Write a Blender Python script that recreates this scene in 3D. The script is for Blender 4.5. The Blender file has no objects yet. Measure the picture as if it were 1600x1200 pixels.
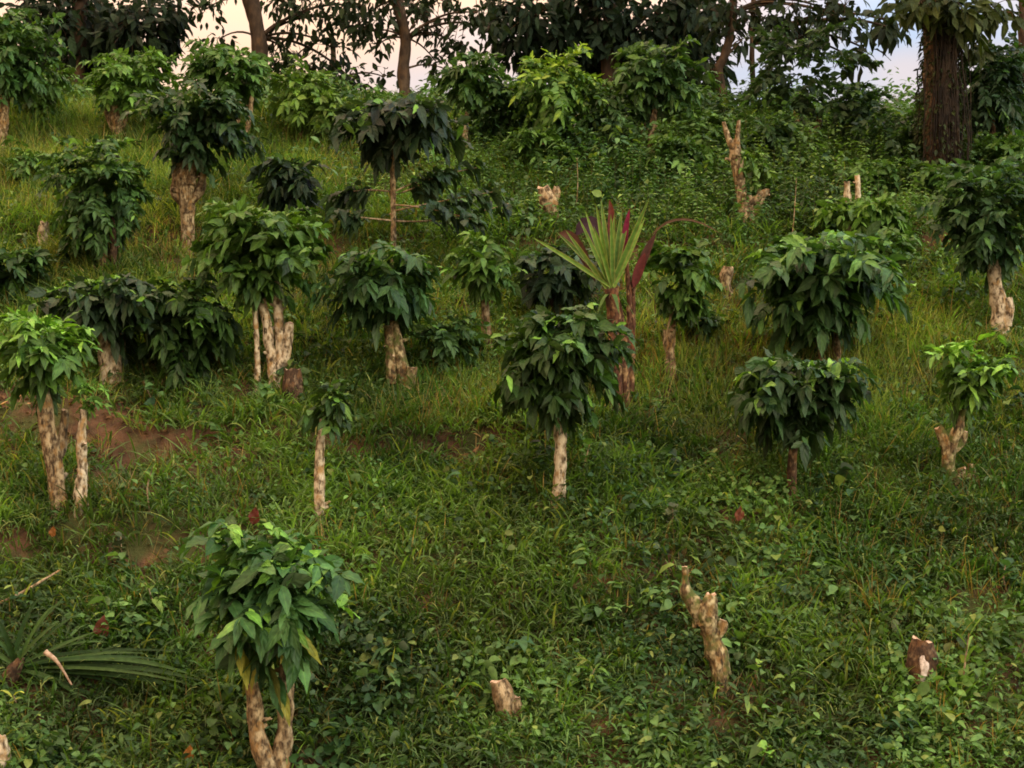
import bpy, math, zlib
import numpy as np
rng = np.random.default_rng(11)
F = 2222.0                      # focal length in photo pixels (1600 wide)
scene = bpy.context.scene
COL = scene.collection
V = lambda *a: np.array(a, dtype=float)
UP = V(0, 0, 1)

def nrm(a):
    a = np.asarray(a, float)
    return a / np.maximum(np.linalg.norm(a, axis=-1, keepdims=True), 1e-9)

# ------------------------------------------------------------------ noise and terrain
def _hash(ix, iy, seed):
    n = np.sin(ix * 127.1 + iy * 311.7 + seed * 74.7) * 43758.5453
    return n - np.floor(n)

def vnoise(x, y, seed=0):
    x = np.asarray(x, float); y = np.asarray(y, float)
    ix, iy = np.floor(x), np.floor(y)
    fx, fy = x - ix, y - iy
    fx = fx * fx * (3 - 2 * fx); fy = fy * fy * (3 - 2 * fy)
    a = _hash(ix, iy, seed); b = _hash(ix + 1, iy, seed)
    c = _hash(ix, iy + 1, seed); d = _hash(ix + 1, iy + 1, seed)
    return (a * (1 - fx) + b * fx) * (1 - fy) + (c * (1 - fx) + d * fx) * fy

def fbm(x, y, seed=0, o=3):
    s, a, t = 0, 1, 0
    for i in range(o):
        s = s + a * vnoise(x * 2 ** i, y * 2 ** i, seed + i * 13); t += a; a *= .5
    return s / t

_PY = [-900, -60, -6, 1, 3, 4.5, 6.5, 8, 9, 10.3, 12.9, 14.6, 17.6, 20.3, 22.5, 23.6, 25, 28, 34, 45, 80, 900]
_PZ = [-30, -6, -1.7, -1.62, -2.3, -3.4, -4.35, -4.0, -3.5, -2.78, -1.06, 0, 1.72, 3.2, 4.22, 4.5, 4.55, 4.1, 2.4, -2, -16, -60]
_td = np.concatenate([np.arange(-60, 60, .1), np.arange(60, 900, 5)])
_tz = np.interp(_td, _PY, _PZ)
_k = np.exp(-np.linspace(-2, 2, 17) ** 2); _k /= _k.sum()
_ts = np.convolve(np.pad(_tz[:1200], 8, mode='edge'), _k, 'valid')
_tz[20:1180] = _ts[20:1180]

def ss(a, b, x):
    t = np.clip((x - a) / (b - a), 0, 1); return t * t * (3 - 2 * t)

def h(x, y):
    x = np.asarray(x, float); y = np.asarray(y, float)
    z = np.interp(y, _td, _tz)
    near = ss(60, 30, np.abs(x)) * ss(-8, 2, y) * ss(60, 34, y)
    z = z - .022 * np.clip(x, -20, 20) * ss(14, 22, y)
    z = z + near * (.30 * (fbm(x * .55, y * .55, 3) - .5) + .17 * (fbm(x * 3.4, y * 3.4, 12, 2) - .5) + .16 * (fbm(x * 1.9, y * 1.9, 8, 2) - .5))
    # low banks cut across the slope
    l1 = 12.2 + .35 * (fbm(x * .6, x * 0 + 2, 5) - .5) * 2
    z = z + near * .26 * (ss(l1 - .10, l1 + .10, y) - ss(l1 - 1.0, l1 + 1.4, y)) * ss(-1.0, -2.2, x)
    l2 = 13.75 + .3 * (fbm(x * .7, x * 0 + 7, 6) - .5) * 2
    z = z + near * .24 * (ss(l2 - .08, l2 + .08, y) - ss(l2 - .9, l2 + 1.2, y)) * ss(.6, -.4, x)
    l3 = 17.4 + .4 * (fbm(x * .5, x * 0 + 1, 9) - .5) * 2
    z = z + near * .22 * (ss(l3 - .1, l3 + .1, y) - ss(l3 - 1.0, l3 + 1.3, y))
    return z

def wp(px, py, Y):
    return V((px - 800) / F * Y, Y, (600 - py) / F * Y)

def ground_hit(px, py, lo=8.5, hi=40):
    ys = np.arange(lo, hi, .02)
    f = h((px - 800) / F * ys, ys) - (600 - py) / F * ys
    i = np.argmax(f > 0)
    y = ys[i] if f[i] > 0 else hi
    return V((px - 800) / F * y, y, float(h((px - 800) / F * y, y)))

def to_px(x, y, z):
    return 800 + F * x / y, 600 - F * z / y

# ------------------------------------------------------------------ mesh building
class MB:
    def __init__(s):
        s.v, s.q, s.c, s.uv, s.mi, s.n = [], [], [], [], [], 0
    def add(s, v, q, c=None, uv=None, mi=0):
        v = np.asarray(v, float).reshape(-1, 3); q = np.asarray(q, int).reshape(-1, 4)
        n = len(v)
        if c is None: c = np.full((n, 3), .5)
        c = np.broadcast_to(np.asarray(c, float), (n, 3))
        if uv is None: uv = np.zeros((n, 2))
        s.v.append(v); s.q.append(q + s.n); s.c.append(c); s.uv.append(uv)
        s.mi.append(np.full(len(q), mi)); s.n += n
    def build(s, name, mats, parent=None, origin=None, smooth=True):
        v = np.concatenate(s.v); q = np.concatenate(s.q); c = np.concatenate(s.c); uv = np.concatenate(s.uv); mi = np.concatenate(s.mi)
        if origin is None:
            origin = V(*parent.location) if parent is not None else V(0, 0, 0)
        v = v - origin
        me = bpy.data.meshes.new(name)
        me.vertices.add(len(v)); me.vertices.foreach_set('co', v.astype(np.float32).ravel())
        me.loops.add(4 * len(q)); me.loops.foreach_set('vertex_index', q.astype(np.int32).ravel())
        me.polygons.add(len(q)); me.polygons.foreach_set('loop_start', (np.arange(len(q)) * 4).astype(np.int32))
        if smooth: me.polygons.foreach_set('use_smooth', np.ones(len(q), bool))
        if not isinstance(mats, (list, tuple)): mats = [mats]
        for m in mats: me.materials.append(m)
        if len(mats) > 1: me.polygons.foreach_set('material_index', mi.astype(np.int32))
        me.update(calc_edges=True)
        ca = me.color_attributes.new('col', 'FLOAT_COLOR', 'POINT')
        ca.data.foreach_set('color', np.concatenate([c, np.ones((len(c), 1))], 1).astype(np.float32).ravel())
        ua = me.attributes.new('luv', 'FLOAT2', 'POINT')
        ua.data.foreach_set('vector', uv.astype(np.float32).ravel())
        o = bpy.data.objects.new(name, me); COL.objects.link(o)
        if parent is not None: o.parent = parent
        else: o.location = origin
        return o

def tag(o, label=None, cat=None, group=None, kind=None):
    if label: o['label'] = label
    if cat: o['category'] = cat
    if group: o['group'] = group
    if kind: o['kind'] = kind
    return o

def thing(name, loc, label, cat, group=None):
    o = bpy.data.objects.new(name, None); COL.objects.link(o)
    o.location = loc; o.empty_display_size = .1
    return tag(o, label, cat, group)

def leaves(pos, d, up, L, W, droop, col, nt=6, ncol=3, fold=.22, wave=.0, shape='oval', tipcol=None, curl=None):
    """many leaves at once -> verts, quads, colours, uv"""
    pos = np.asarray(pos, float).reshape(-1, 3); n = len(pos)
    d = nrm(np.broadcast_to(d, (n, 3))); up = np.broadcast_to(up, (n, 3))
    L = np.broadcast_to(L, n).astype(float); W = np.broadcast_to(W, n).astype(float); droop = np.broadcast_to(droop, n).astype(float)
    side = nrm(np.cross(d, up) + 1e-6)
    t = np.linspace(0, 1, nt)
    if shape == 'oval': w = np.sin(np.pi * t ** .9) ** .85 * (1 - .25 * t ** 3)
    elif shape == 'blade': w = (1 - t ** 2.2) * (.55 + .45 * np.minimum(1, t * 4))
    elif shape == 'strap': w = np.minimum(1, .55 + t * 1.6) * (1 - t ** 5) * (1 - .15 * t)
    elif shape == 'heart': w = np.sin(np.pi * np.clip(t * .86 + .14, 0, 1)) ** .8
    else: w = np.sin(np.pi * t)
    w = np.maximum(w, .03)
    sc = 1 / np.sqrt(1 + (droop * .8) ** 2)
    tt = t[None, :, None]
    cen = pos[:, None] + (L * sc)[:, None, None] * (d[:, None] * tt - UP * (droop[:, None, None] * tt ** 2))
    tan = nrm(d[:, None] - UP * (2 * droop[:, None, None] * tt))
    nr = np.cross(np.broadcast_to(side[:, None], tan.shape), tan)
    s = np.linspace(-1, 1, ncol)
    half = (W / 2)[:, None] * w[None]
    ph = rng.uniform(0, 6.28, (n, 1, 1))
    lift = (np.abs(s)[None, None] * fold) * half[:, :, None]
    if wave: lift = lift + (np.abs(s)[None, None] * wave) * W[:, None, None] * np.sin(t[None, :, None] * 15 + ph + s[None, None] * 2.)
    v = cen[:, :, None] + side[:, None, None] * (half[:, :, None] * s[None, None])[..., None] + nr[:, :, None] * lift[..., None]
    idx = np.arange(n * nt * ncol).reshape(n, nt, ncol)
    q = np.stack([idx[:, :-1, :-1], idx[:, :-1, 1:], idx[:, 1:, 1:], idx[:, 1:, :-1]], -1)
    c = np.broadcast_to(np.broadcast_to(col, (n, 3))[:, None, None], (n, nt, ncol, 3))
    if tipcol is not None:
        k = (t ** 2)[None, :, None, None]
        c = c * (1 - k) + np.broadcast_to(tipcol, (n, 3))[:, None, None] * k
    uv = np.stack([np.broadcast_to(s[None, None], (n, nt, ncol)), np.broadcast_to(t[None, :, None] * (L / .1)[:, None, None], (n, nt, ncol))], -1)
    return v.reshape(-1, 3), q.reshape(-1, 4), c.reshape(-1, 3), uv.reshape(-1, 2)

def tube(pts, radii, sides=10, step=.04, rough=.12, seed=0, col=(.5, .5, .5), cap=True, capmi=0, lump=1.0, jag=.55):
    """knobbly tapering tube along a polyline"""
    pts = np.asarray(pts, float); radii = np.asarray(radii, float)
    seg = np.linalg.norm(np.diff(pts, axis=0), axis=1); cum = np.concatenate([[0], np.cumsum(seg)])
    n = max(4, int(cum[-1] / step) + 1)
    # smooth with Catmull-Rom
    u = np.linspace(0, cum[-1], n)
    ext = np.vstack([2 * pts[0] - pts[1], pts, 2 * pts[-1] - pts[-2]])
    i = np.clip(np.searchsorted(cum, u, 'right') - 1, 0, len(pts) - 2)
    t = ((u - cum[i]) / np.maximum(seg[i], 1e-9))[:, None]
    p0, p1, p2, p3 = ext[i], ext[i + 1], ext[i + 2], ext[i + 3]
    P = .5 * (2 * p1 + (p2 - p0) * t + (2 * p0 - 5 * p1 + 4 * p2 - p3) * t ** 2 + (3 * p1 - p0 - 3 * p2 + p3) * t ** 3)
    R = np.interp(u, cum, radii)
    T = nrm(np.gradient(P, axis=0))
    a = np.where(np.abs(T @ V(1, 0, 0))[:, None] > .9, V(0, 1, 0), V(1, 0, 0))
    A = nrm(np.cross(T, a)); B = np.cross(T, A)
    th = np.linspace(0, 2 * np.pi, sides, endpoint=False)
    m = R.mean()
    nx = np.cos(th)[None] * 1.3 + seed * 3.1 + u[:, None] * .8 / max(m, .01) * .35
    ny = np.sin(th)[None] * 1.3 + u[:, None] / max(m, .01) * .55 * lump
    k = 1 + rough * 2 * (fbm(nx, ny, seed, 2) - .5) + rough * 1.2 * (vnoise(u * 4 / max(m, .01) * .12, u * 0 + seed, seed) - .5)[:, None]
    ring = P[:, None] + (A[:, None] * np.cos(th)[None, :, None] + B[:, None] * np.sin(th)[None, :, None]) * (R[:, None] * k)[..., None]
    idx = np.arange(n * sides).reshape(n, sides); nx_ = np.roll(idx, -1, 1)
    q = np.stack([idx[:-1], nx_[:-1], nx_[1:], idx[1:]], -1).reshape(-1, 4)
    out = [(ring.reshape(-1, 3), q, col, None, 0)]
    if cap:
        ring[-1] += T[-1][None] * (R[-1] * jag * 2.4 * (fbm(np.cos(th) * 1.2 + seed, np.sin(th) * 1.2, seed, 2) - .5))[:, None]
        out[0] = (ring.reshape(-1, 3), q, col, None, 0)
        rim = ring[-1]; cen = P[-1] + T[-1] * R[-1] * .06
        vv = np.vstack([rim, cen[None] + (rim - cen) * .55 - T[-1] * R[-1] * .10, cen[None] + (rim - cen) * .02 - T[-1] * R[-1] * .16])
        qq = []
        for r in range(2):
            for j in range(sides):
                j2 = (j + 1) % sides
                qq.append((r * sides + j, r * sides + j2, (r + 1) * sides + j2, (r + 1) * sides + j))
        out.append((vv, qq, col, None, capmi))
    return out

def addtube(mb, *a, **k):
    for v, q, c, uv, mi in tube(*a, **k): mb.add(v, q, c, uv, mi)

# ------------------------------------------------------------------ materials
def newmat(name):
    m = bpy.data.materials.new(name); m.use_nodes = True
    nt = m.node_tree; nt.nodes.clear()
    return m, nt, nt.nodes, nt.links

def N(nodes, t, **k):
    n = nodes.new(t)
    for a, b in k.items(): setattr(n, a, b)
    return n

def leaf_mat(name, rough=.42, spec=.4, trans=.25, veins=True, bump=.25, tr_tint=(1.25, 1.35, .45)):
    m, nt, nd, lk = newmat(name)
    out = N(nd, 'ShaderNodeOutputMaterial')
    at = N(nd, 'ShaderNodeAttribute', attribute_name='col')
    uv = N(nd, 'ShaderNodeAttribute', attribute_name='luv')
    bs = N(nd, 'ShaderNodeBsdfPrincipled')
    bs.inputs['Roughness'].default_value = rough
    bs.inputs['Specular IOR Level'].default_value = spec
    col = at.outputs['Color']
    # blotchy natural variation inside each leaf
    tc = N(nd, 'ShaderNodeTexCoord'); no = N(nd, 'ShaderNodeTexNoise'); no.inputs['Scale'].default_value = 22; no.inputs['Detail'].default_value = 3
    lk.new(tc.outputs['Object'], no.inputs['Vector'])
    mr = N(nd, 'ShaderNodeMapRange'); mr.inputs['From Min'].default_value = .3; mr.inputs['From Max'].default_value = .7
    mr.inputs['To Min'].default_value = .72; mr.inputs['To Max'].default_value = 1.25
    lk.new(no.outputs['Fac'], mr.inputs['Value'])
    mx = N(nd, 'ShaderNodeMix', data_type='RGBA', blend_type='MULTIPLY'); mx.inputs['Factor'].default_value = 1
    lk.new(col, mx.inputs['A']); lk.new(mr.outputs['Result'], mx.inputs['B'])
    col = mx.outputs['Result']
    if veins:
        sp = N(nd, 'ShaderNodeSeparateXYZ'); lk.new(uv.outputs['Vector'], sp.inputs['Vector'])
        ab = N(nd, 'ShaderNodeMath', operation='ABSOLUTE'); lk.new(sp.outputs['X'], ab.inputs[0])
        mid = N(nd, 'ShaderNodeMapRange'); mid.inputs['From Min'].default_value = 0; mid.inputs['From Max'].default_value = .14
        mid.inputs['To Min'].default_value = .55; mid.inputs['To Max'].default_value = 0
        lk.new(ab.outputs[0], mid.inputs['Value'])
        m2 = N(nd, 'ShaderNodeMix', data_type='RGBA'); lk.new(mid.outputs['Result'], m2.inputs['Factor'])
        lk.new(col, m2.inputs['A'])
        br = N(nd, 'ShaderNodeMix', data_type='RGBA', blend_type='MULTIPLY'); br.inputs['Factor'].default_value = 1
        lk.new(col, br.inputs['A']); br.inputs['B'].default_value = (2.2, 1.9, 1.6, 1)
        lk.new(br.outputs['Result'], m2.inputs['B']); col = m2.outputs['Result']
        mu = N(nd, 'ShaderNodeMath', operation='MULTIPLY_ADD'); mu.inputs[1].default_value = 1.0; lk.new(ab.outputs[0], mu.inputs[0])
        neg = N(nd, 'ShaderNodeMath', operation='MULTIPLY'); neg.inputs[1].default_value = 5.0; lk.new(sp.outputs['Y'], neg.inputs[0])
        m3 = N(nd, 'ShaderNodeMath', operation='MULTIPLY'); m3.inputs[1].default_value = -3.2; lk.new(ab.outputs[0], m3.inputs[0])
        ad = N(nd, 'ShaderNodeMath', operation='ADD'); lk.new(neg.outputs[0], ad.inputs[0]); lk.new(m3.outputs[0], ad.inputs[1])
        sn = N(nd, 'ShaderNodeMath', operation='SINE'); 
        m4 = N(nd, 'ShaderNodeMath', operation='MULTIPLY'); m4.inputs[1].default_value = 2.2; lk.new(ad.outputs[0], m4.inputs[0]); lk.new(m4.outputs[0], sn.inputs[0])
        bp = N(nd, 'ShaderNodeBump'); bp.inputs['Strength'].default_value = bump; bp.inputs['Distance'].default_value = .006
        lk.new(sn.outputs[0], bp.inputs['Height']); lk.new(bp.outputs['Normal'], bs.inputs['Normal'])
    # duller, paler underside
    ge = N(nd, 'ShaderNodeNewGeometry')
    und = N(nd, 'ShaderNodeMix', data_type='RGBA'); lk.new(ge.outputs['Backfacing'], und.inputs['Factor'])
    un2 = N(nd, 'ShaderNodeMix', data_type='RGBA'); un2.inputs['Factor'].default_value = .22
    lk.new(col, un2.inputs['A']); un2.inputs['B'].default_value = (.13, .16, .09, 1)
    lk.new(col, und.inputs['A']); lk.new(un2.outputs['Result'], und.inputs['B'])
    lk.new(und.outputs['Result'], bs.inputs['Base Color'])
    tr = N(nd, 'ShaderNodeBsdfTranslucent')
    tm = N(nd, 'ShaderNodeMix', data_type='RGBA', blend_type='MULTIPLY'); tm.inputs['Factor'].default_value = 1
    lk.new(col, tm.inputs['A']); tm.inputs['B'].default_value = (*tr_tint, 1)
    lk.new(tm.outputs['Result'], tr.inputs['Color'])
    ms = N(nd, 'ShaderNodeMixShader'); ms.inputs['Fac'].default_value = trans
    lk.new(bs.outputs[0], ms.inputs[1]); lk.new(tr.outputs[0], ms.inputs[2]); lk.new(ms.outputs[0], out.inputs['Surface'])
    return m

def bark_mat(name, brown, pale, dark, pale_amt, moss=.0, scale=19):
    m, nt, nd, lk = newmat(name)
    out = N(nd, 'ShaderNodeOutputMaterial'); bs = N(nd, 'ShaderNodeBsdfPrincipled'); bs.inputs['Roughness'].default_value = .9
    bs.inputs['Specular IOR Level'].default_value = .15
    tc = N(nd, 'ShaderNodeTexCoord'); oi = N(nd, 'ShaderNodeObjectInfo')
    def noise(sc, det, zs=1.0):
        mp = N(nd, 'ShaderNodeMapping'); mp.inputs['Scale'].default_value = (1, 1, zs); lk.new(tc.outputs['Object'], mp.inputs['Vector'])
        n = N(nd, 'ShaderNodeTexNoise', noise_dimensions='4D'); n.inputs['Scale'].default_value = sc; n.inputs['Detail'].default_value = det
        mu = N(nd, 'ShaderNodeMath', operation='MULTIPLY'); mu.inputs[1].default_value = 40; lk.new(oi.outputs['Random'], mu.inputs[0])
        lk.new(mu.outputs[0], n.inputs['W']); lk.new(mp.outputs[0], n.inputs['Vector']); return n.outputs['Fac']
    def mask(f, c, w):
        r = N(nd, 'ShaderNodeMapRange', clamp=True); r.inputs['From Min'].default_value = c - w; r.inputs['From Max'].default_value = c + w
        lk.new(f, r.inputs['Value']); return r.outputs['Result']
    def mix(f, a, b):
        x = N(nd, 'ShaderNodeMix', data_type='RGBA'); lk.new(f, x.inputs['Factor'])
        for s, k in ((a, 'A'), (b, 'B')):
            if isinstance(s, tuple): x.inputs[k].default_value = (*s, 1)
            else: lk.new(s, x.inputs[k])
        return x.outputs['Result']
    c = mix(mask(noise(scale * 3, 5, .5), .5, .12), dark, brown)
    c = mix(mask(noise(scale * 1.15, 7, .7), 1 - pale_amt, .085), c, pale)
    c = mix(mask(noise(scale * .7, 4, .8), .60, .07), c, (brown[0] * 1.55, brown[1] * 1.35, brown[2]))
    c = mix(mask(noise(scale * 2.1, 6, .35), .60, .06), c, dark)
    if moss: c = mix(mask(noise(scale * .6, 3), 1 - moss, .07), c, (.07, .085, .02))
    lk.new(c, bs.inputs['Base Color'])
    bp = N(nd, 'ShaderNodeBump'); bp.inputs['Strength'].default_value = .7; bp.inputs['Distance'].default_value = .012
    lk.new(noise(scale * 5, 4, .35), bp.inputs['Height']); lk.new(bp.outputs['Normal'], bs.inputs['Normal'])
    lk.new(bs.outputs[0], out.inputs['Surface'])
    return m

def ground_mat():
    m, nt, nd, lk = newmat('hillside_soil')
    out = N(nd, 'ShaderNodeOutputMaterial'); bs = N(nd, 'ShaderNodeBsdfPrincipled'); bs.inputs['Roughness'].default_value = .95
    bs.inputs['Specular IOR Level'].default_value = .1
    tc = N(nd, 'ShaderNodeTexCoord')
    def noise(sc, det):
        n = N(nd, 'ShaderNodeTexNoise'); n.inputs['Scale'].default_value = sc; n.inputs['Detail'].default_value = det
        lk.new(tc.outputs['Object'], n.inputs['Vector']); return n.outputs['Fac']
    r1 = N(nd, 'ShaderNodeValToRGB'); e = r1.color_ramp.elements
    e[0].position = .35; e[0].color = (.040, .026, .014, 1); e[1].position = .7; e[1].color = (.130, .070, .036, 1)
    lk.new(noise(6, 6), r1.inputs['Fac'])
    r2 = N(nd, 'ShaderNodeValToRGB'); e = r2.color_ramp.elements
    e[0].position = .45; e[0].color = (0, 0, 0, 1); e[1].position = .6; e[1].color = (1, 1, 1, 1)
    lk.new(noise(2.2, 4), r2.inputs['Fac'])
    mx = N(nd, 'ShaderNodeMix', data_type='RGBA'); lk.new(r2.outputs['Color'], mx.inputs['Factor']); lk.new(r1.outputs['Color'], mx.inputs['A'])
    mx.inputs['B'].default_value = (.055, .062, .020, 1)
    lk.new(mx.outputs['Result'], bs.inputs['Base Color'])
    bp = N(nd, 'ShaderNodeBump'); bp.inputs['Strength'].default_value = .8; bp.inputs['Distance'].default_value = .04
    lk.new(noise(25, 5), bp.inputs['Height']); lk.new(bp.outputs['Normal'], bs.inputs['Normal'])
    lk.new(bs.outputs[0], out.inputs['Surface'])
    return m

def wood_mat(name, a, b):
    m, nt, nd, lk = newmat(name)
    out = N(nd, 'ShaderNodeOutputMaterial'); bs = N(nd, 'ShaderNodeBsdfPrincipled'); bs.inputs['Roughness'].default_value = .85
    tc = N(nd, 'ShaderNodeTexCoord'); n = N(nd, 'ShaderNodeTexNoise'); n.inputs['Scale'].default_value = 30; n.inputs['Detail'].default_value = 4
    lk.new(tc.outputs['Object'], n.inputs['Vector'])
    r = N(nd, 'ShaderNodeValToRGB'); e = r.color_ramp.elements; e[0].position = .38; e[0].color = (*a, 1); e[1].position = .6; e[1].color = (*b, 1)
    lk.new(n.outputs['Fac'], r.inputs['Fac']); lk.new(r.outputs['Color'], bs.inputs['Base Color']); lk.new(bs.outputs[0], out.inputs['Surface'])
    return m

M_LEAF = leaf_mat('coffee_leaf', .50, .20, .24)
M_CAN = leaf_mat('canopy_leaf', .6, .12, .2)
M_GRASS = leaf_mat('grass_blade', .62, .2, .38, veins=False)
M_HERB = leaf_mat('herb_leaf', .58, .22, .30, veins=False)
M_STRAP = leaf_mat('strap_leaf', .62, .15, .2, veins=False)
M_BARK = bark_mat('coffee_bark', (.155, .105, .050), (.36, .285, .155), (.040, .027, .014), .47)
M_PALE = bark_mat('lichen_bark', (.20, .145, .075), (.50, .43, .28), (.05, .035, .019), .52)
M_DARK = bark_mat('dark_bark', (.075, .045, .024), (.22, .155, .085), (.028, .018, .011), .40)
M_MOSS = bark_mat('mossy_bark', (.14, .095, .043), (.44, .37, .19), (.036, .026, .013), .46, .45)
M_BIG = bark_mat('shade_tree_bark', (.070, .046, .026), (.13, .095, .055), (.035, .024, .015), .36, 0, 5)
M_VINE = bark_mat('dry_vine', (.026, .019, .012), (.055, .042, .026), (.010, .008, .006), .35, 0, 6)
M_TI = bark_mat('cane_bark', (.10, .048, .024), (.38, .25, .11), (.028, .013, .008), .40, 0, 14)
M_TWIG = bark_mat('twig_bark', (.20, .15, .08), (.36, .28, .17), (.09, .06, .03), .5, 0, 20)
M_CUT = wood_mat('cut_wood', (.20, .12, .06), (.46, .33, .20))
M_CUTP = wood_mat('weathered_cut_wood', (.30, .24, .18), (.62, .54, .45))
M_GROUND = ground_mat()

# ------------------------------------------------------------------ ground sheet
def axis(a, b, st, far):
    mid = np.arange(a, b + 1e-6, st); g = []
    s, x = st, 0
    while x < far: s *= 1.5; x += s; g.append(x)
    g = np.array(g)
    return np.concatenate([a - g[::-1], mid, b + g])
gx = axis(-13, 13, .13, 800); gy = axis(-4, 36, .13, 800)
GX, GY = np.meshgrid(gx, gy)
gz = h(GX, GY)
gi = np.arange(GX.size).reshape(GX.shape)
mb = MB(); mb.add(np.stack([GX, GY, gz], -1), np.stack([gi[:-1, :-1], gi[:-1, 1:], gi[1:, 1:], gi[1:, :-1]], -1))
tag(mb.build('hillside_ground', M_GROUND), 'brown earth hillside rising to a wooded crest', 'hillside', kind='structure')

# ------------------------------------------------------------------ colours
GAIN = V(1.55, 1.42, .92)
def pal(n, a, b, jit=.22):
    t = rng.random((n, 1)); a = V(*a); b = V(*b)
    return np.clip((a * (1 - t) + b * t) * GAIN * (1 + rng.normal(0, jit, (n, 1))), .003, .6)
DARKG = ((.013, .036, .013), (.024, .062, .018))
MIDG = ((.022, .062, .016), (.046, .108, .024))
LITEG = ((.036, .092, .020), (.064, .135, .030))
YOUNG = ((.045, .13, .028), (.12, .27, .055))
YELL = ((.09, .12, .018), (.17, .18, .032))

# ------------------------------------------------------------------ coffee trees
def bez(a, m, b, u):
    u = np.asarray(u)[:, None]
    return a * (1 - u) ** 2 + m * 2 * u * (1 - u) + b * u ** 2

def coffee_crown(tops, C, rx, ry, rz, n_lat, leafL, palette, young_frac=.06, sag=1.0, shoots=5, yellow_low=0, open_=1.0, apex=True):
    """returns leaf arrays (old, young, yellow) and twig polylines"""
    old, yng, yel, twigs = [], [], [], []
    sh = []
    for k in range(shoots):
        s = tops[k % len(tops)] + rng.normal(0, .015, 3)
        a = rng.uniform(0, 6.28); r = math.sqrt(rng.random()) * .62 if k else .1
        e = C + V(math.cos(a) * r * rx, math.sin(a) * r * ry, rz * (rng.uniform(.5, 1.0) - .35 * r))
        m = (s * .55 + e * .45); m[2] = s[2] + (e[2] - s[2]) * .62
        m[:2] = s[:2] * .4 + e[:2] * .6
        sh.append((s, m, e)); twigs.append((bez(s, m, e, np.linspace(0, 1, 6)), .011))
    sd = rng.integers(0, 999)
    for k in range(n_lat):
        s, m, e = sh[k % shoots]
        zz = rng.uniform(-1.0, .9); a = rng.uniform(0, 6.28)
        rf = math.sqrt(max(0, 1 - zz * zz)) ** .7
        if zz < 0: rf *= 1 - .42 * (-zz) ** 1.3
        lob = .56 + .84 * float(vnoise(math.cos(a) * 1.7 + 5, math.sin(a) * 1.7 + zz * 1.8, sd))
        E = C + V(math.cos(a) * rx * rf, math.sin(a) * ry * rf, rz * zz) * lob
        f = np.clip((zz + 1) / 2 * .75 + .18, .1, .95)
        S = bez(s, m, e, [f])[0]
        E = S + (E - S) * (.50 + .58 * rng.random() ** .6)
        ln = np.linalg.norm(E - S)
        Mid = (S + E) / 2 + UP * ln * .22
        npair = max(2, int(ln / (leafL * .42)) + 1)
        u0 = .30 if ln > .3 else .15
        us = np.linspace(u0, .97, npair)
        P = bez(S, Mid, E, us)
        T = nrm((Mid - S) * (1 - us[:, None]) + (E - Mid) * us[:, None])
        twigs.append((bez(S, Mid, E, np.linspace(0, 1, 4)), .005))
        sd_ = nrm(np.cross(T, UP) + 1e-4)
        for j in range(npair):
            for sg in (-1, 1):
                d = T[j] * rng.uniform(.3, .8) + sd_[j] * sg * rng.uniform(.45, 1.05) + UP * (rng.normal(.05, .42) - .12 * sag + .28 * zz)
                young = rng.random() < young_frac * (3.0 if zz > .25 else .6)
                lst = yng if young else old
                if yellow_low and zz < -.35 and rng.random() < yellow_low: lst = yel
                lst.append((P[j], d, UP + T[j] * .5 + rng.normal(0, .55, 3), leafL * rng.uniform(.5, 1.35), rng.uniform(.05, .52) * sag))
        if rng.random() < .8: old.append((P[-1], T[-1] - UP * .35 * sag, UP + T[-1] * .5 + rng.normal(0, .25, 3), leafL * rng.uniform(.7, 1.1), .5 * sag))
    for k in range(5 if n_lat > 24 else 2):      # a few stray shoots that break the outline, each ending in a rosette
        a = rng.uniform(0, 6.28); zz = rng.uniform(-.1, .95); rf = math.sqrt(1 - zz * zz)
        s0 = sh[k % shoots]; S = bez(s0[0], s0[1], s0[2], [.5])[0]
        e = C + V(math.cos(a) * rx * rf, math.sin(a) * ry * rf, rz * zz) * rng.uniform(.98, 1.22)
        m = (S + e) / 2 + UP * .12 * np.linalg.norm(e - S); twigs.append((bez(S, m, e, np.linspace(0, 1, 6)), .007))
        for j in range(10):
            b = rng.uniform(0, 6.28); f = 1 - (j // 2) * .07; p = bez(S, m, e, [f])[0]
            (yng if j < 4 and rng.random() < .35 + 3 * young_frac else old).append((p, V(math.cos(b), math.sin(b), rng.uniform(-.2, .8)), UP + rng.normal(0, .5, 3), leafL * rng.uniform(.6, 1.15), rng.uniform(.2, .8)))
    if apex:
        for s, m, e in sh:
            for j in range(9):
                a = j * 2.4 + rng.uniform(0, .6)
                d = V(math.cos(a), math.sin(a), rng.uniform(.25, 1.1))
                yng.append((e - UP * rng.uniform(0, .06), d, UP - V(math.cos(a), math.sin(a), 0) * .3, leafL * rng.uniform(.65, 1.15), rng.uniform(.4, .95)))
    return old, yng, yel, twigs

def leafmesh(name, lst, palette, parent, mat, nt=7, aspect=(.42, .56), wave=.08, jit=.22, tip=None):
    if not lst: return None
    P = np.array([l[0] for l in lst]); D = np.array([l[1] for l in lst]); U = np.array([l[2] for l in lst])
    L = np.array([l[3] for l in lst]); dr = np.array([l[4] for l in lst]); n = len(lst)
    mb = MB()
    mb.add(*leaves(P, D, U, L, L * rng.uniform(*aspect, n), dr, pal(n, *palette, jit), nt=nt, wave=wave, fold=.25, tipcol=tip))
    return mb.build(name, mat, parent)

def twigmesh(name, tw, parent, mat, sides=5):
    mb = MB()
    for i, (p, r) in enumerate(tw):
        addtube(mb, p, np.linspace(r, r * .5, len(p)), sides=sides, step=.12, rough=.05, seed=i, cap=False)
    return mb.build(name, mat, parent)

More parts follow.
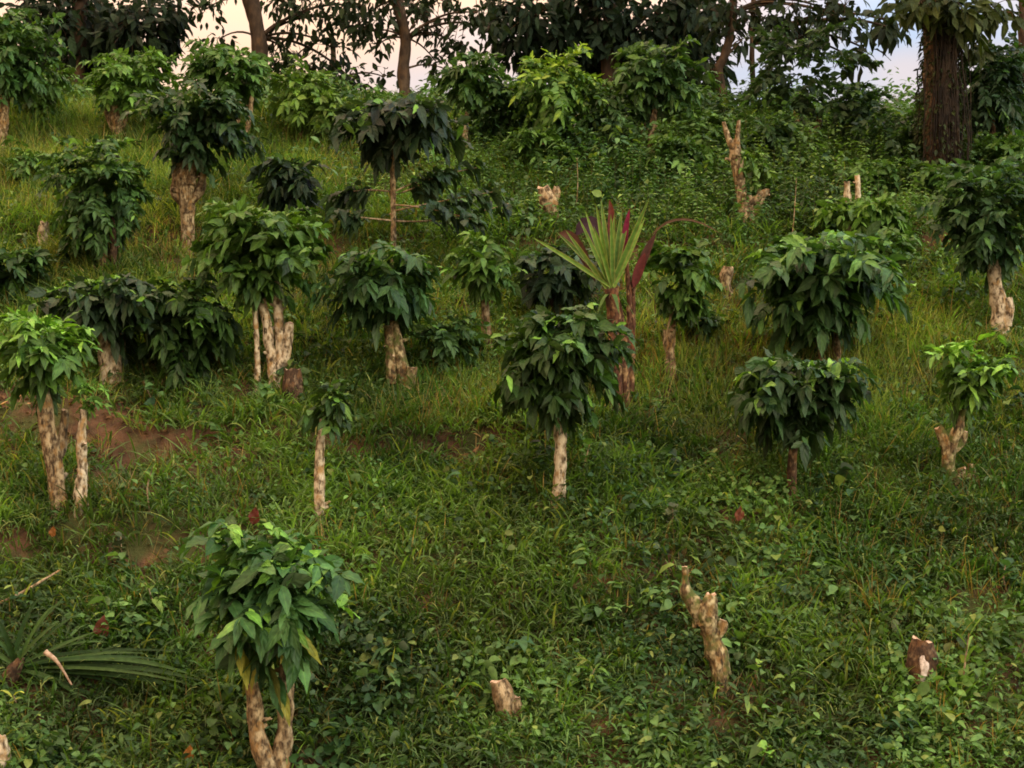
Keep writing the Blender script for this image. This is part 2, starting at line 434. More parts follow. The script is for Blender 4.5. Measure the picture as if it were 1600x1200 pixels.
GRP = 'coffee trees planted over the slope'
def coffee(label, base, stems, crown, n_lat=60, leafL=.17, palette=MIDG, young=.06, bark=M_BARK, sag=1.0, yellow=0, shoots=5,
           Y=None, depth=None, stubs=(), young_pal=YOUNG, apex=True, knob=None, name='coffee_tree', group=GRP, cat='coffee tree', crown_dy=0., nt=7):
    """all given in photo pixels of the tree's own distance: base (px,py), stems [[(px,py,radius px),..],..], crown (cx,cy,half w,half h)"""
    global rng
    rng = np.random.default_rng(zlib.crc32(label.encode()))
    b = ground_hit(*base) if Y is None else V((base[0] - 800) / F * Y, Y, float(h((base[0] - 800) / F * Y, Y)))
    Y = b[1]; k = Y / F
    root = thing(name, b, label, cat, group)
    tops = []
    for si, st in enumerate(stems):
        mb = MB()
        pts = [wp(p[0], p[1], Y) for p in st]; rr = [p[2] * k * .88 for p in st]
        off = 0 if len(stems) == 1 else rng.uniform(-.05, .05)
        for i, p in enumerate(pts): p[1] += off + rng.normal(0, .012)
        if len(st[0]) == 3 and si == 0 or st[0][1] >= base[1] - 12:
            g = float(h(pts[0][0], pts[0][1])); pts.insert(0, V(pts[0][0], pts[0][1], min(g, pts[0][2]) - .12)); rr.insert(0, rr[0] * 1.5); rr[1] *= 1.15
        addtube(mb, pts, rr, sides=14, step=.03, rough=.22, seed=int(rng.integers(0, 500)), capmi=1)
        # sawn-off stubs and knots
        for _ in range(int(rng.integers(2, 5))):
            i = int(rng.integers(1, len(pts))); f = rng.random(); p = pts[i - 1] * (1 - f) + pts[i] * f; r = rr[i] 
            a = rng.uniform(0, 6.28); dd = nrm(V(math.cos(a), math.sin(a), rng.uniform(.1, .9)))
            addtube(mb, [p, p + dd * r * 1.25, p + dd * r * rng.uniform(1.5, 2.3)], [r * .5, r * .36, r * .24], sides=8, step=.02, rough=.2, seed=int(rng.integers(0, 500)), capmi=1)
        mb.build('trunk' if si == 0 else 'stem', [bark, M_CUT], root)
        tops.append(pts[-1])
        if si == 0: axis0 = [pts[j] * (1 - f) + pts[j + 1] * f for j in range(len(pts) - 1) for f in (0, .25, .5, .75)]
    for st in stubs:
        mb = MB()
        pts = [wp(p[0], p[1], Y) for p in st]; off = rng.uniform(-.07, .07); rr = [p[2] * k for p in st]
        for p in pts: p[1] += off
        if st[0][1] < base[1] - 25:
            q = min(axis0, key=lambda c: abs(c[2] - (pts[0][2] - .13))); pts.insert(0, q + V(0, off * .3, 0)); rr.insert(0, rr[0] * .9)
        rr = [r * (1.1 - .35 * i / len(rr)) for i, r in enumerate(rr)]
        addtube(mb, pts, rr, sides=10, step=.02, rough=.2, seed=int(rng.integers(0, 500)), capmi=1)
        mb.build('stub', [bark, M_CUT], root)
    if crown:
        cx, cy, hw, hh = crown; hw *= .99; hh *= .98; n_lat = int(n_lat * 1.12); leafL = leafL * rng.uniform(.78, .94)
        C = wp(cx, cy, Y); C[1] += crown_dy; rx = hw * k; rz = hh * k
        old, yng, yel, tw = coffee_crown(tops, C, rx, rx * .95 if depth is None else depth, rz, n_lat, leafL, palette, young, sag, shoots, yellow, apex=apex)
        cr = leafmesh('crown', old, palette, root, M_LEAF, nt=nt)
        twigmesh('twigs', tw, cr, M_TWIG)
        if yng: leafmesh('young_leaves', yng, young_pal, root, M_LEAF, nt=nt, aspect=(.32, .42))['label'] = 'paler green young leaves at the shoot tips'
        if yel: leafmesh('yellowing_leaves', yel, YELL, root, M_LEAF, nt=nt, aspect=(.3, .4))['label'] = 'yellowing old leaves low in the crown'
    return root

YSOFT = ((.055, .15, .035), (.10, .21, .05))
YDARK = ((.030, .085, .028), (.055, .13, .038))
# --- the near rows
coffee('nearest coffee tree, forked at the foot, with yellowing lower leaves', (425, 1235),
       [[(428, 1225, 17), (404, 1150, 15), (399, 1100, 13), (394, 1066, 12)], [(432, 1225, 17), (444, 1150, 15), (446, 1090, 14), (445, 1030, 12)]],
       (420, 938, 112, 116), 78, .215, ((.020, .062, .026), (.036, .098, .034)), .10, M_BARK, 1.15, .34, 6)
coffee('small coffee tree with a bright light green dome on a thick brown trunk, left edge', (93, 795),
       [[(92, 788, 15), (84, 720, 16), (74, 660, 15), (66, 600, 13)]], (68, 556, 66, 66), 46, .20, MIDG, .30, M_BARK, 1.15, 0, 4, young_pal=YOUNG,
       stubs=[[(92, 700, 8), (97, 660, 7), (98, 640, 6)]])
coffee('thin pale sawn-off coffee stem with a few sprouts beside the thick brown trunk at left', (125, 797),
       [[(125, 790, 10), (127, 730, 10), (127, 690, 9), (131, 640, 7)]], (138, 622, 34, 30), 9, .11, LITEG, .3, M_PALE, .7, 0, 3)
coffee('coffee tree with a wide dark crown on a thick short mottled trunk', (172, 607),
       [[(172, 602, 19), (171, 570, 19), (166, 535, 16), (160, 510, 11)], [(181, 600, 10), (184, 560, 9), (186, 520, 8)]],
       (158, 488, 100, 62), 66, .20, ((.011, .026, .018), (.020, .048, .024)), .06, M_PALE, 1.2, 0, 6, young_pal=YSOFT)
coffee('low dark coffee bush whose leaves reach nearly to the grass', (285, 612),
       [[(285, 606, 15), (286, 580, 14), (288, 540, 12)]], (296, 512, 74, 84), 66, .19, DARKG, .05, M_DARK, 1.2, 0, 6, young_pal=YSOFT)
coffee('large coffee tree with two pale leaning stems above a brown stump', (428, 606),
       [[(430, 600, 10), (424, 560, 10), (416, 505, 9), (408, 470, 8)], [(438, 596, 9), (437, 540, 9), (434, 480, 8), (430, 440, 7)],
        [(402, 602, 5), (401, 540, 5), (398, 470, 5)]], (412, 398, 104, 82), 84, .19, MIDG, .16, M_PALE, 1.05, 0, 7, young_pal=LITEG,
       stubs=[[(444, 560, 9), (450, 520, 8), (452, 505, 7)]])
coffee('slim coffee sapling with a tiny crown on a bare cream trunk', (500, 818),
       [[(500, 810, 9), (499, 750, 9), (500, 700, 8), (505, 655, 6)]], (512, 640, 40, 46), 22, .15, DARKG, .18, M_PALE, .9, 0, 3, young_pal=LITEG)
coffee('full rounded coffee tree with bright top leaves on a white-sided trunk in the middle', (874, 787),
       [[(873, 780, 11), (875, 730, 11), (876, 690, 11), (874, 650, 11), (872, 600, 9)]], (870, 568, 104, 90), 96, .205, DARKG, .05, M_PALE, 1.2, 0, 7, young_pal=YOUNG)
coffee('dark drooping coffee tree with a wide umbrella crown and thin black trunk', (1238, 785),
       [[(1237, 775, 7), (1238, 730, 9), (1240, 680, 9), (1241, 640, 8)]], (1243, 622, 106, 66), 74, .21, ((.012, .034, .017), (.022, .058, .024)), .05, M_DARK, 1.3, 0, 6, young_pal=YSOFT,
       stubs=[])
coffee('small light green coffee tree on a twisted forked stump near the right edge', (1490, 762),
       [[(1496, 752, 10), (1482, 735, 12), (1484, 700, 11), (1496, 670, 9), (1503, 640, 7)]], (1510, 582, 66, 56), 44, .165, MIDG, .3, M_MOSS, 1.1, 0, 5, young_pal=((.07, .19, .04), (.12, .27, .055)),
       stubs=[[(1484, 745, 10), (1505, 745, 10), (1522, 752, 10), (1528, 766, 9)], [(1480, 700, 9), (1472, 680, 9), (1466, 668, 8)], [(1520, 746, 7), (1519, 735, 6), (1518, 725, 5)], [(1503, 690, 8), (1509, 672, 7)]])
# --- middle rows
coffee('coffee tree with large hanging leaves on a lichen-crusted leaning trunk', (632, 624),
       [[(636, 618, 11), (630, 590, 13), (622, 545, 12), (614, 500, 10)], [(612, 600, 9), (610, 560, 9), (608, 510, 8)]],
       (600, 440, 98, 62), 70, .215, ((.016, .045, .022), (.030, .080, .030)), .07, M_MOSS, 1.3, 0, 6, young_pal=YSOFT,
       stubs=[[(636, 615, 10), (642, 590, 10), (644, 575, 9)]])
coffee('small coffee tree with a loose crown on a slim reddish trunk', (762, 543),
       [[(761, 536, 8), (759, 500, 8), (757, 465, 7)]], (757, 420, 54, 46), 40, .165, MIDG, .2, M_BARK, 1.1, 0, 4, young_pal=LITEG)
coffee('low coffee plant with broad blackish leaves left of the spiky rosette', (868, 500),
       [[(868, 494, 7), (866, 470, 7), (862, 445, 6)]], (866, 432, 76, 46), 34, .22, ((.010, .024, .017), (.018, .042, .024)), .03, M_DARK, 1.1, 0, 4, young_pal=YDARK)
coffee('coffee tree with a mid green crown on a short split yellowish trunk', (1048, 596),
       [[(1047, 588, 9), (1047, 550, 9), (1050, 505, 8), (1052, 480, 6)]], (1060, 440, 62, 58), 54, .185, MIDG, .14, M_BARK, 1.15, 0, 5, young_pal=LITEG,
       stubs=[[(1042, 540, 5), (1039, 515, 4)]])
coffee('broadest coffee tree with layered pale-edged leaves above two slim trunks', (1296, 590),
       [[(1284, 582, 6), (1284, 560, 7), (1280, 520, 7), (1274, 490, 6)], [(1310, 584, 6), (1308, 560, 7), (1304, 520, 7), (1300, 490, 6)]],
       (1282, 448, 142, 84), 120, .205, ((.016, .048, .022), (.032, .085, .030)), .16, M_BARK, 1.25, 0, 8, young_pal=((.06, .15, .045), (.10, .22, .06)))
coffee('tall dense dark coffee tree cut by the right edge above a pale stump', (1562, 532),
       [[(1560, 525, 15), (1562, 490, 14), (1556, 450, 11), (1552, 400, 9)]], (1535, 342, 96, 98), 110, .155, ((.014, .042, .022), (.028, .072, .030)), .10, M_PALE, 1.0, 0, 7, young_pal=YDARK,
       stubs=[[(1570, 510, 9), (1574, 480, 8), (1572, 465, 7)]])
coffee('tall dense coffee tree of small dark leaves, trunk hidden in grass at left', (162, 428),
       [[(162, 420, 9), (160, 390, 9), (156, 340, 8)], [(176, 415, 6), (178, 380, 6), (175, 340, 5)]], (150, 312, 86, 96), 104, .15, ((.018, .050, .020), (.034, .085, .028)), .10, M_DARK, .9, 0, 7, young_pal=YSOFT)
coffee('coffee tree with a dark crown on a pollarded orange-brown trunk of many stubs', (292, 390),
       [[(293, 383, 11), (292, 340, 12), (290, 300, 17), (291, 280, 20), (284, 250, 10)], [(300, 290, 9), (303, 255, 8), (306, 225, 7)]],
       (305, 205, 96, 60), 72, .175, ((.011, .030, .017), (.022, .056, .024)), .07, M_BARK, 1.1, 0, 7, young_pal=LITEG,
       stubs=[[(276, 300, 9), (276, 270, 9), (277, 240, 8)], [(310, 300, 8), (317, 270, 7), (319, 245, 6)], [(296, 300, 8), (297, 270, 8), (297, 248, 7)]])
coffee('small blackish coffee crown half hidden above the large light green one', (460, 372),
       [[(460, 366, 6), (460, 330, 6), (458, 290, 5)]], (457, 290, 52, 42), 36, .19, ((.010, .024, .018), (.018, .042, .024)), .04, M_DARK, 1.2, 0, 4, young_pal=YDARK)
# the tall slim one with tiers
coffee('tall slim coffee tree with a black drooping crown and bare side branches', (615, 425),
       [[(615, 415, 5), (615, 360, 5), (614, 300, 5), (613, 250, 4), (615, 200, 3)]], (612, 206, 96, 52), 54, .235, ((.009, .022, .016), (.018, .040, .022)), .05, M_BARK, 1.35, 0, 5, young_pal=YSOFT)
def tier(root, Y, arms, leafL, palette):
    tw, old = [], []
    for (x0, y0, x1, y1, x2, y2, dz) in arms:
        a, m, b = wp(x0, y0, Y), wp(x1, y1, Y + dz), wp(x2, y2, Y + 1.5 * dz)
        tw.append((bez(a, m, b, np.linspace(0, 1, 8)), .012))
        n = 9; us = np.linspace(.45, 1, n); P = bez(a, m, b, us); T = nrm((m - a) * (1 - us[:, None]) + (b - m) * us[:, None]); S = nrm(np.cross(T, UP))
        for j in range(n):
            for sg in (-1, 1, -1, 1, 1, -1):
                old.append((P[j] + rng.normal(0, .05, 3), T[j] * rng.uniform(.1, .9) + S[j] * sg * rng.uniform(.2, 1.0) + UP * rng.normal(-.1, .45), UP + T[j] * .5 + rng.normal(0, .55, 3), leafL * rng.uniform(.75, 1.15), rng.uniform(.4, .9)))
    twigmesh('branches', tw, root, M_TWIG, 6)
    leafmesh('lower_foliage', old, palette, root, M_LEAF)
_r = bpy.data.objects['coffee_tree.0%02d' % 18] if False else [o for o in scene.objects if o.get('label', '').startswith('tall slim coffee')][0]
tier(_r, _r.location[1], [(615, 305, 660, 292, 690, 268, .1), (615, 330, 680, 315, 770, 300, -.1), (615, 345, 690, 352, 795, 318, .25), (615, 320, 670, 322, 745, 345, -.35),
                          (614, 300, 570, 292, 520, 305, .1), (615, 345, 560, 340, 530, 335, -.3), (615, 300, 650, 280, 745, 262, .3)], .20, ((.010, .026, .017), (.020, .046, .022)))

# --- upper rows and the crest
coffee('light green coffee tree spreading over a many-stubbed yellow pollard near the crest at left', (183, 222),
       [[(183, 216, 9), (182, 200, 10), (182, 185, 13), (180, 160, 8)]], (208, 128, 84, 56), 66, .16, ((.040, .105, .022), (.070, .16, .034)), .2, M_BARK, .9, 0, 6, young_pal=LITEG,
       stubs=[[(174, 195, 5), (168, 180, 5), (163, 168, 4)], [(190, 195, 5), (196, 178, 5), (197, 168, 4)], [(182, 195, 5), (184, 170, 5)]])
coffee('mid green coffee tree on the crest with pale bare stems below its crown', (372, 232),
       [[(368, 226, 8), (366, 200, 8), (372, 170, 7), (368, 150, 6)], [(384, 214, 5), (390, 180, 5), (393, 150, 4)]], (352, 122, 82, 56), 70, .17, ((.026, .070, .020), (.048, .12, .032)), .12, M_BARK, .95, 0, 6, young_pal=LITEG)
coffee('yellow-green coffee shrub on the crest right of the pale bare stems', (470, 222),
       [[(470, 216, 5), (472, 190, 5), (474, 165, 4)]], (476, 150, 56, 52), 50, .15, ((.050, .115, .022), (.085, .17, .036)), .2, M_BARK, .85, 0, 5, young_pal=LITEG)
coffee('coffee tree with a thin cream stem just right of the black tiered crown', (727, 236),
       [[(727, 230, 5), (727, 205, 5), (730, 175, 4)]], (742, 136, 62, 50), 54, .16, ((.020, .056, .022), (.040, .098, .030)), .1, M_PALE, .95, 0, 5, young_pal=LITEG)
coffee('light-topped coffee tree near the crest with leaves down to the ground', (850, 250),
       [[(850, 244, 5), (852, 200, 5), (856, 150, 4)]], (872, 158, 74, 78), 84, .15, ((.036, .092, .022), (.062, .145, .034)), .2, M_BARK, .85, 0, 6, young_pal=((.11, .22, .04), (.18, .30, .06)))
coffee('dark green coffee tree with pale new tips above a dry brown stump', (1018, 252),
       [[(1018, 246, 7), (1018, 215, 7), (1022, 180, 6), (1024, 150, 5)]], (1028, 128, 74, 62), 66, .17, ((.018, .052, .022), (.036, .088, .030)), .14, M_BARK, .95, 0, 6, young_pal=LITEG)
coffee('sparse coffee tree against the sky on a forked brown pollard', (1268, 238),
       [[(1266, 232, 11), (1262, 215, 11), (1248, 195, 9), (1240, 180, 7)], [(1270, 215, 7), (1278, 195, 6), (1279, 182, 5)]], (1256, 122, 98, 84), 40, .155, ((.012, .030, .016), (.022, .052, .022)), .03, M_BARK, .55, 0, 7, young_pal=YDARK)
coffee('thin feathery coffee tree of spaced dark leaves against the blue sky', (1335, 248),
       [[(1334, 242, 5), (1334, 200, 5), (1332, 160, 4)]], (1336, 182, 66, 62), 44, .15, ((.014, .038, .020), (.026, .064, .026)), .05, M_DARK, .5, 0, 6, young_pal=YDARK)
coffee('dark bushy coffee tree at the right edge behind the vine-hung trunk', (1555, 262),
       [[(1552, 256, 6), (1550, 200, 6), (1548, 150, 5)]], (1560, 148, 70, 82), 90, .16, ((.010, .030, .020), (.020, .052, .026)), .03, M_DARK, .9, 0, 7, young_pal=YDARK)
coffee('tall light green coffee tree at the top left corner on a dark trunk', (6, 236),
       [[(4, 230, 10), (4, 190, 10), (8, 150, 8)]], (18, 96, 72, 82), 92, .18, ((.018, .054, .018), (.036, .090, .028)), .12, M_BARK, .95, 0, 7, young_pal=LITEG)
coffee('leafy light green coffee sprouts around a pale twin stump on the right', (1328, 392),
       [[(1326, 384, 8), (1325, 330, 7), (1322, 285, 5)], [(1336, 340, 5), (1339, 305, 5), (1338, 275, 4)]], (1352, 360, 72, 46), 54, .16, ((.040, .105, .024), (.070, .155, .036)), .2, M_PALE, .85, 0, 6, young_pal=LITEG, apex=True)
coffee('pollarded coffee tree with two dark raised arms and hardly any leaves', (1172, 360),
       [[(1170, 354, 15), (1160, 325, 9), (1155, 285, 9), (1150, 245, 10), (1146, 222, 9)], [(1176, 345, 9), (1184, 320, 8), (1192, 298, 8)]],
       (1172, 268, 24, 26), 8, .13, LITEG, .2, M_BARK, .7, 0, 3, young_pal=LITEG,
       stubs=[[(1140, 225, 5), (1133, 205, 4), (1130, 192, 3)], [(1150, 225, 5), (1152, 205, 4), (1153, 190, 3)], [(1190, 305, 6), (1200, 297, 5)], [(1172, 335, 6), (1172, 315, 5), (1171, 305, 4)]])

# ------------------------------------------------------------------ loose shrubs without a visible trunk
def shrub(label, base, crown, n_lat, leafL, palette, young=.12, sag=.8, young_pal=LITEG):
    cx, cy, hw, hh = crown; bx, by = base
    coffee(label, base, [[(bx, by - 4, 4), (bx + 2, (by + cy) / 2, 4), (cx, cy + hh * .2, 3)]], crown, n_lat, leafL, palette, young, M_DARK, sag, 0, 5, young_pal=young_pal,
           name='leafy_shrub', group='loose shrubs between the coffee trees', cat='shrub', nt=6)
SG = ((.026, .074, .022), (.052, .118, .030)); SD = ((.014, .040, .018), (.030, .074, .026)); SL = ((.036, .086, .018), (.066, .125, .028))
shrub('yellow-green shrub between the black tiered crown and the crest shrub left of it', (505, 228), (502, 180, 44, 42), 34, .14, SL)
shrub('dark shrub filling the crest between the thin cream stem and the light-topped tree', (795, 236), (794, 178, 52, 52), 46, .15, SD)
shrub('mid green shrub below the light-topped crest tree, left of its pale stub', (838, 275), (838, 232, 48, 36), 34, .14, SG)
shrub('wide dark shrub between the thick pale stub and the dry brown stump', (950, 250), (952, 190, 56, 56), 50, .15, SD)
shrub('low green shrub on the slope below the dark pale-tipped crest tree', (1060, 292), (1062, 250, 62, 38), 42, .15, SG)
shrub('fresh green shrub left of the two-armed bare pollard', (1098, 262), (1098, 214, 48, 44), 38, .15, SG, .25)
shrub('light shrub growing round the two-armed bare pollard', (1186, 322), (1182, 276, 30, 40), 22, .12, SL, .3)
shrub('dark shrub between the two-armed pollard and the sparse tree on the skyline', (1212, 268), (1212, 222, 46, 44), 40, .15, SD)
shrub('bluish green shrub left of the massive vine-hung trunk', (1405, 276), (1402, 222, 60, 56), 58, .15, SD, .06)
shrub('low bluish shrub at the foot of the massive trunk on its left', (1380, 318), (1372, 284, 72, 36), 44, .14, SG, .08)
shrub('low green shrub in front of the massive vine-hung trunk', (1470, 322), (1474, 288, 58, 32), 36, .14, SG, .08)
shrub('green shrub under the dark bushy tree at the right edge', (1566, 282), (1566, 246, 64, 36), 42, .15, SG, .1)
shrub('dark leafy shrub at the left edge behind the light green dome', (18, 470), (16, 426, 66, 44), 44, .17, SD, .05)
shrub('loose grey-green shrub right of the tall dense tree at left', (56, 300), (50, 268, 50, 44), 34, .13, SG, .2)
shrub('tall weedy yellow-green shrub under the top left corner tree', (62, 196), (62, 150, 46, 50), 36, .16, SL, .15)
shrub('dark low shrub in the hollow right of the lichen-crusted trunk', (700, 585), (700, 540, 60, 44), 42, .13, SD, .06)
shrub('olive shrub behind the broadest tree on its right', (1395, 430), (1392, 398, 52, 36), 30, .14, SG, .12)
shrub('dark herb clump to the left of the split yellowish trunk', (1090, 540), (1096, 512, 46, 32), 26, .13, SD, .06)

# ------------------------------------------------------------------ stumps
def stump(label, base, stems, bark=M_BARK, cut=M_CUT, group='sawn coffee stumps', sprouts=0, Y=None, rough=.3):
    b = ground_hit(*base) if Y is None else V((base[0] - 800) / F * Y, Y, float(h((base[0] - 800) / F * Y, Y)))
    Y = b[1]; k = Y / F
    root = thing('tree_stump', b, label, 'stump', group)
    for si, st in enumerate(stems):
        mb = MB(); pts = [wp(p[0], p[1], Y) for p in st]; rr = [p[2] * k for p in st]
        if si: 
            o = rng.uniform(-.06, .04)
            for p in pts: p[1] += o
        else: pts.insert(0, pts[0] - V(0, 0, .15)); rr.insert(0, rr[0] * 1.1)
        addtube(mb, pts, rr, sides=14, step=.02, rough=rough, seed=int(rng.integers(0, 500)), capmi=1)
        mb.build('trunk' if si == 0 else 'stub', [bark, cut], root)
    return root, Y, k

stump('short broken stump with an orange sawn top in the lower middle', (794, 1140),
      [[(798, 1132, 17), (793, 1105, 17), (785, 1082, 17), (778, 1064, 12)], [(806, 1135, 10), (809, 1108, 9), (806, 1090, 7)]])
r_, Y_, k_ = stump('long rotten leaning stump with lichen patches in the lower right', (1138, 1085),
      [[(1132, 1075, 13), (1124, 1040, 14), (1113, 1000, 14), (1104, 965, 15), (1108, 940, 10), (1110, 928, 7)], [(1098, 975, 13), (1086, 950, 11), (1074, 925, 8), (1072, 900, 6), (1071, 886, 4)], [(1112, 1005, 10), (1126, 985, 8), (1131, 970, 6)], [(1146, 1085, 10), (1160, 1095, 10), (1172, 1110, 8)]], M_MOSS, rough=.5)
r_, Y_, k_ = stump('squat brown stump with a white bare patch facing out near the lower right corner', (1440, 1085),
      [[(1441, 1076, 21), (1440, 1050, 20), (1440, 1020, 17), (1441, 1000, 14)], [(1456, 1074, 8), (1464, 1080, 7), (1470, 1092, 6)]], M_DARK)
# the bare white face of that stump: a shallow shield of exposed wood on its front
def shield(root, px, py, hw, hh, Y, mat, name='bare_wood', bulge=.015):
    mb = MB(); k = Y / F; n = 16; vs, qs = [], []
    rings = [1, .7, .35, .02]
    for ri, r in enumerate(rings):
        for j in range(n):
            a = j / n * 2 * math.pi; wob = 1 + .18 * math.sin(a * 3 + 1) + .1 * math.sin(a * 5)
            p = wp(px, py, Y) + V(math.cos(a) * hw * k * r * wob, -bulge * (1 - r) + (abs(math.cos(a)) * hw * k * r * .35 if r == 1 else 0), math.sin(a) * hh * k * r * wob)
            vs.append(p)
    for ri in range(3):
        for j in range(n): qs.append((ri * n + j, ri * n + (j + 1) % n, (ri + 1) * n + (j + 1) % n, (ri + 1) * n + j))
    mb.add(vs, qs); o = mb.build(name, mat, root)
    return o
shield(r_, 1444, 1045, 8.5, 21, Y_ - 20.5 * k_, M_CUTP, bulge=.006)
stump('pale knobbly stump cut by the bottom left corner', (4, 1222), [[(2, 1215, 14), (4, 1180, 13), (0, 1150, 10)]], M_PALE)
stump('brown shaggy stump at the foot of the two pale leaning stems', (460, 630), [[(462, 622, 15), (458, 600, 16), (456, 578, 13)]], M_DARK)
stump('small pale stump in grass left of the dense dark tree', (70, 392), [[(70, 385, 10), (68, 365, 9), (70, 348, 7)]], M_PALE)
stump('brown leaning pollard stump in grass left of the spiky rosette', (862, 350), [[(864, 342, 12), (858, 320, 13), (848, 292, 9)], [(860, 325, 7), (868, 305, 7), (870, 292, 5)]], M_BARK)
stump('thick pale stub under the light-topped crest tree', (892, 218), [[(892, 212, 10), (890, 196, 10), (886, 180, 7)], [(898, 205, 6), (903, 190, 6), (905, 180, 5)]], M_PALE)
stump('dark broken stump left of the tangled pale weeds on the right', (1022, 232), [[(1012, 226, 8), (1010, 205, 7), (1006, 188, 6)]], M_BARK)
stump('pale sawn stub leaning behind the broad layered coffee tree', (1140, 470), [[(1138, 462, 9), (1134, 440, 9), (1138, 418, 8)]], M_BARK)
stump('thin pale stub in the dark herbs under the blue sky gap', (1310, 275), [[(1309, 270, 6), (1308, 255, 5), (1309, 245, 4)]], M_PALE)

# ------------------------------------------------------------------ shade trees on the crest
CANM = 2.6
def shade(label, base, Y, trunk, clumps, palette, leafL=.26, bark=M_BIG, n_up=12, up_r=2.0, up_z=(7.5, 9.5), name='shade_tree', branches=(), leafn=60, aspect=(.42, .58), vine=None, nt=6, sagv=.6):
    """trunk: pixel polyline with radius px, may leave the frame; clumps: (px,py,r px,dy[,n]) leaf masses; n_up more masses above the frame"""
    if Y is None: b = ground_hit(*base); Y = b[1]
    else: b = V((base[0] - 800) / F * Y, Y, float(h((base[0] - 800) / F * Y, Y)))
    k = Y / F
    root = thing(name, b, label, 'tree', 'shade trees along the crest')
    pts = [wp(p[0], p[1], Y) for p in trunk]; rr = [p[2] * k for p in trunk]
    if pts[0][2] > b[2] - .1: pts.insert(0, V(pts[0][0], pts[0][1], b[2] - .2)); rr.insert(0, rr[0] * 1.15)
    mb = MB(); addtube(mb, pts, rr, sides=16, step=.08, rough=.14, seed=int(rng.integers(0, 500)))
    tr = mb.build('trunk', bark, root)
    top = pts[-1]
    cl = []
    for c in clumps:
        p = wp(c[0], c[1], Y + c[3]); cl.append((p, c[2] * k * 1.12, int((c[4] if len(c) > 4 else leafn) * (2.0 if palette is BLK2 else CANM))))
    for _ in range(n_up):
        a = rng.uniform(0, 6.28); r = math.sqrt(rng.random()) * up_r
        cl.append((V(top[0] + math.cos(a) * r, top[1] + math.sin(a) * r, rng.uniform(*up_z)), rng.uniform(.5, .8), leafn))
    limbs, lv = [], []
    for p, r, n in cl:
        j = int(np.argmin([np.linalg.norm(q - p) + max(0, q[2] - p[2]) * .0 for q in pts[2:] or pts])) + (2 if len(pts) > 2 else 0)
        s = pts[j]; m = (s + p) / 2 + UP * .25 * np.linalg.norm(p - s)
        tw = []; limbs.append(tw)
        tw.append((bez(s, m, p, np.linspace(0, 1, 7)), min(.05, .012 + .012 * np.linalg.norm(p - s))))
        u = nrm(rng.normal(0, 1, (n, 3))) * (rng.random((n, 1)) ** .45)
        lob = .7 + .6 * vnoise(u[:, 0] * 2 + p[0] * 3, u[:, 2] * 2 + p[2] * 3, 4)[:, None]
        q = p + u * lob * r * V(1, 1, .8)
        d = u * .7 - UP * .35 * sagv / .6 + rng.normal(0, .45, (n, 3))
        for i in range(n):
            lv.append((q[i], d[i], UP * .4 + V(0, -.5, 0) + u[i] * .8 + rng.normal(0, .5, 3), leafL * rng.uniform(.6, 1.15), rng.uniform(.1, .6)))
        for t in range(max(2, n // 7)):
            e = q[int(rng.integers(0, n))]; tw.append((np.array([p, (p + e) / 2 + UP * .06, e]), .008))
    for br in branches:
        limbs.append([(np.array([wp(x, y, Y + dy) for x, y, r, dy in br]), br[0][2] * k)])
    cr = leafmesh('crown', lv, palette, root, M_CAN, nt=nt, aspect=aspect, jit=.25, wave=.06)
    for tw in limbs: twigmesh('branch', tw, root, bark, 6)
    return root, Y

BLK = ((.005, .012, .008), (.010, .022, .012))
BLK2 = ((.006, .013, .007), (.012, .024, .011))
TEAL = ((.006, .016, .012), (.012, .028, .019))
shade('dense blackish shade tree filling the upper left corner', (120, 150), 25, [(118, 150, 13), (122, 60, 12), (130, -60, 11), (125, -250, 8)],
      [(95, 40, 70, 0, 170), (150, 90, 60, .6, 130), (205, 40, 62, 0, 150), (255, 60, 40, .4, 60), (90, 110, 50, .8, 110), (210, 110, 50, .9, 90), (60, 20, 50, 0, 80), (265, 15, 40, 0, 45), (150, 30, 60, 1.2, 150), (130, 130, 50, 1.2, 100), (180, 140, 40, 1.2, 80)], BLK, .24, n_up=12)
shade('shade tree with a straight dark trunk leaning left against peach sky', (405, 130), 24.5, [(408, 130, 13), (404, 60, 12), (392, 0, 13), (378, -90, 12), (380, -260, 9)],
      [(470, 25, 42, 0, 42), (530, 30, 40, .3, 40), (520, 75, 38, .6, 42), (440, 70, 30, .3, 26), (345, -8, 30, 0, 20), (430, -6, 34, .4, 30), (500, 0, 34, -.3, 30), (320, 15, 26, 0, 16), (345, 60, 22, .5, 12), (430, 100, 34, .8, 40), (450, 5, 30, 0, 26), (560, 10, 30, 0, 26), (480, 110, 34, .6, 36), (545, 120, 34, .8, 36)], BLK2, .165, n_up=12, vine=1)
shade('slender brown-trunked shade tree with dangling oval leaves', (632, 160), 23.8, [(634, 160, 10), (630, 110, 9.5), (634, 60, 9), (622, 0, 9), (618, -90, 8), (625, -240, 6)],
      [(590, 25, 32, .3, 28), (660, 25, 34, 0, 30), (590, 70, 26, .2, 16), (690, 55, 26, .2, 14), (720, 70, 26, .3, 18), (570, 50, 24, 0, 14), (640, 8, 34, .3, 26), (680, 95, 22, .3, 12), (745, 20, 34, 0, 24), (700, 5, 30, 0, 16), (540, 5, 30, 0, 22), (600, -5, 34, -.3, 34), (560, 40, 26, .4, 22), (665, -8, 36, .3, 36), (720, 30, 26, -.3, 18), (765, 45, 24, .2, 18), (700, 110, 20, .3, 10)], BLK2, .175, n_up=10)
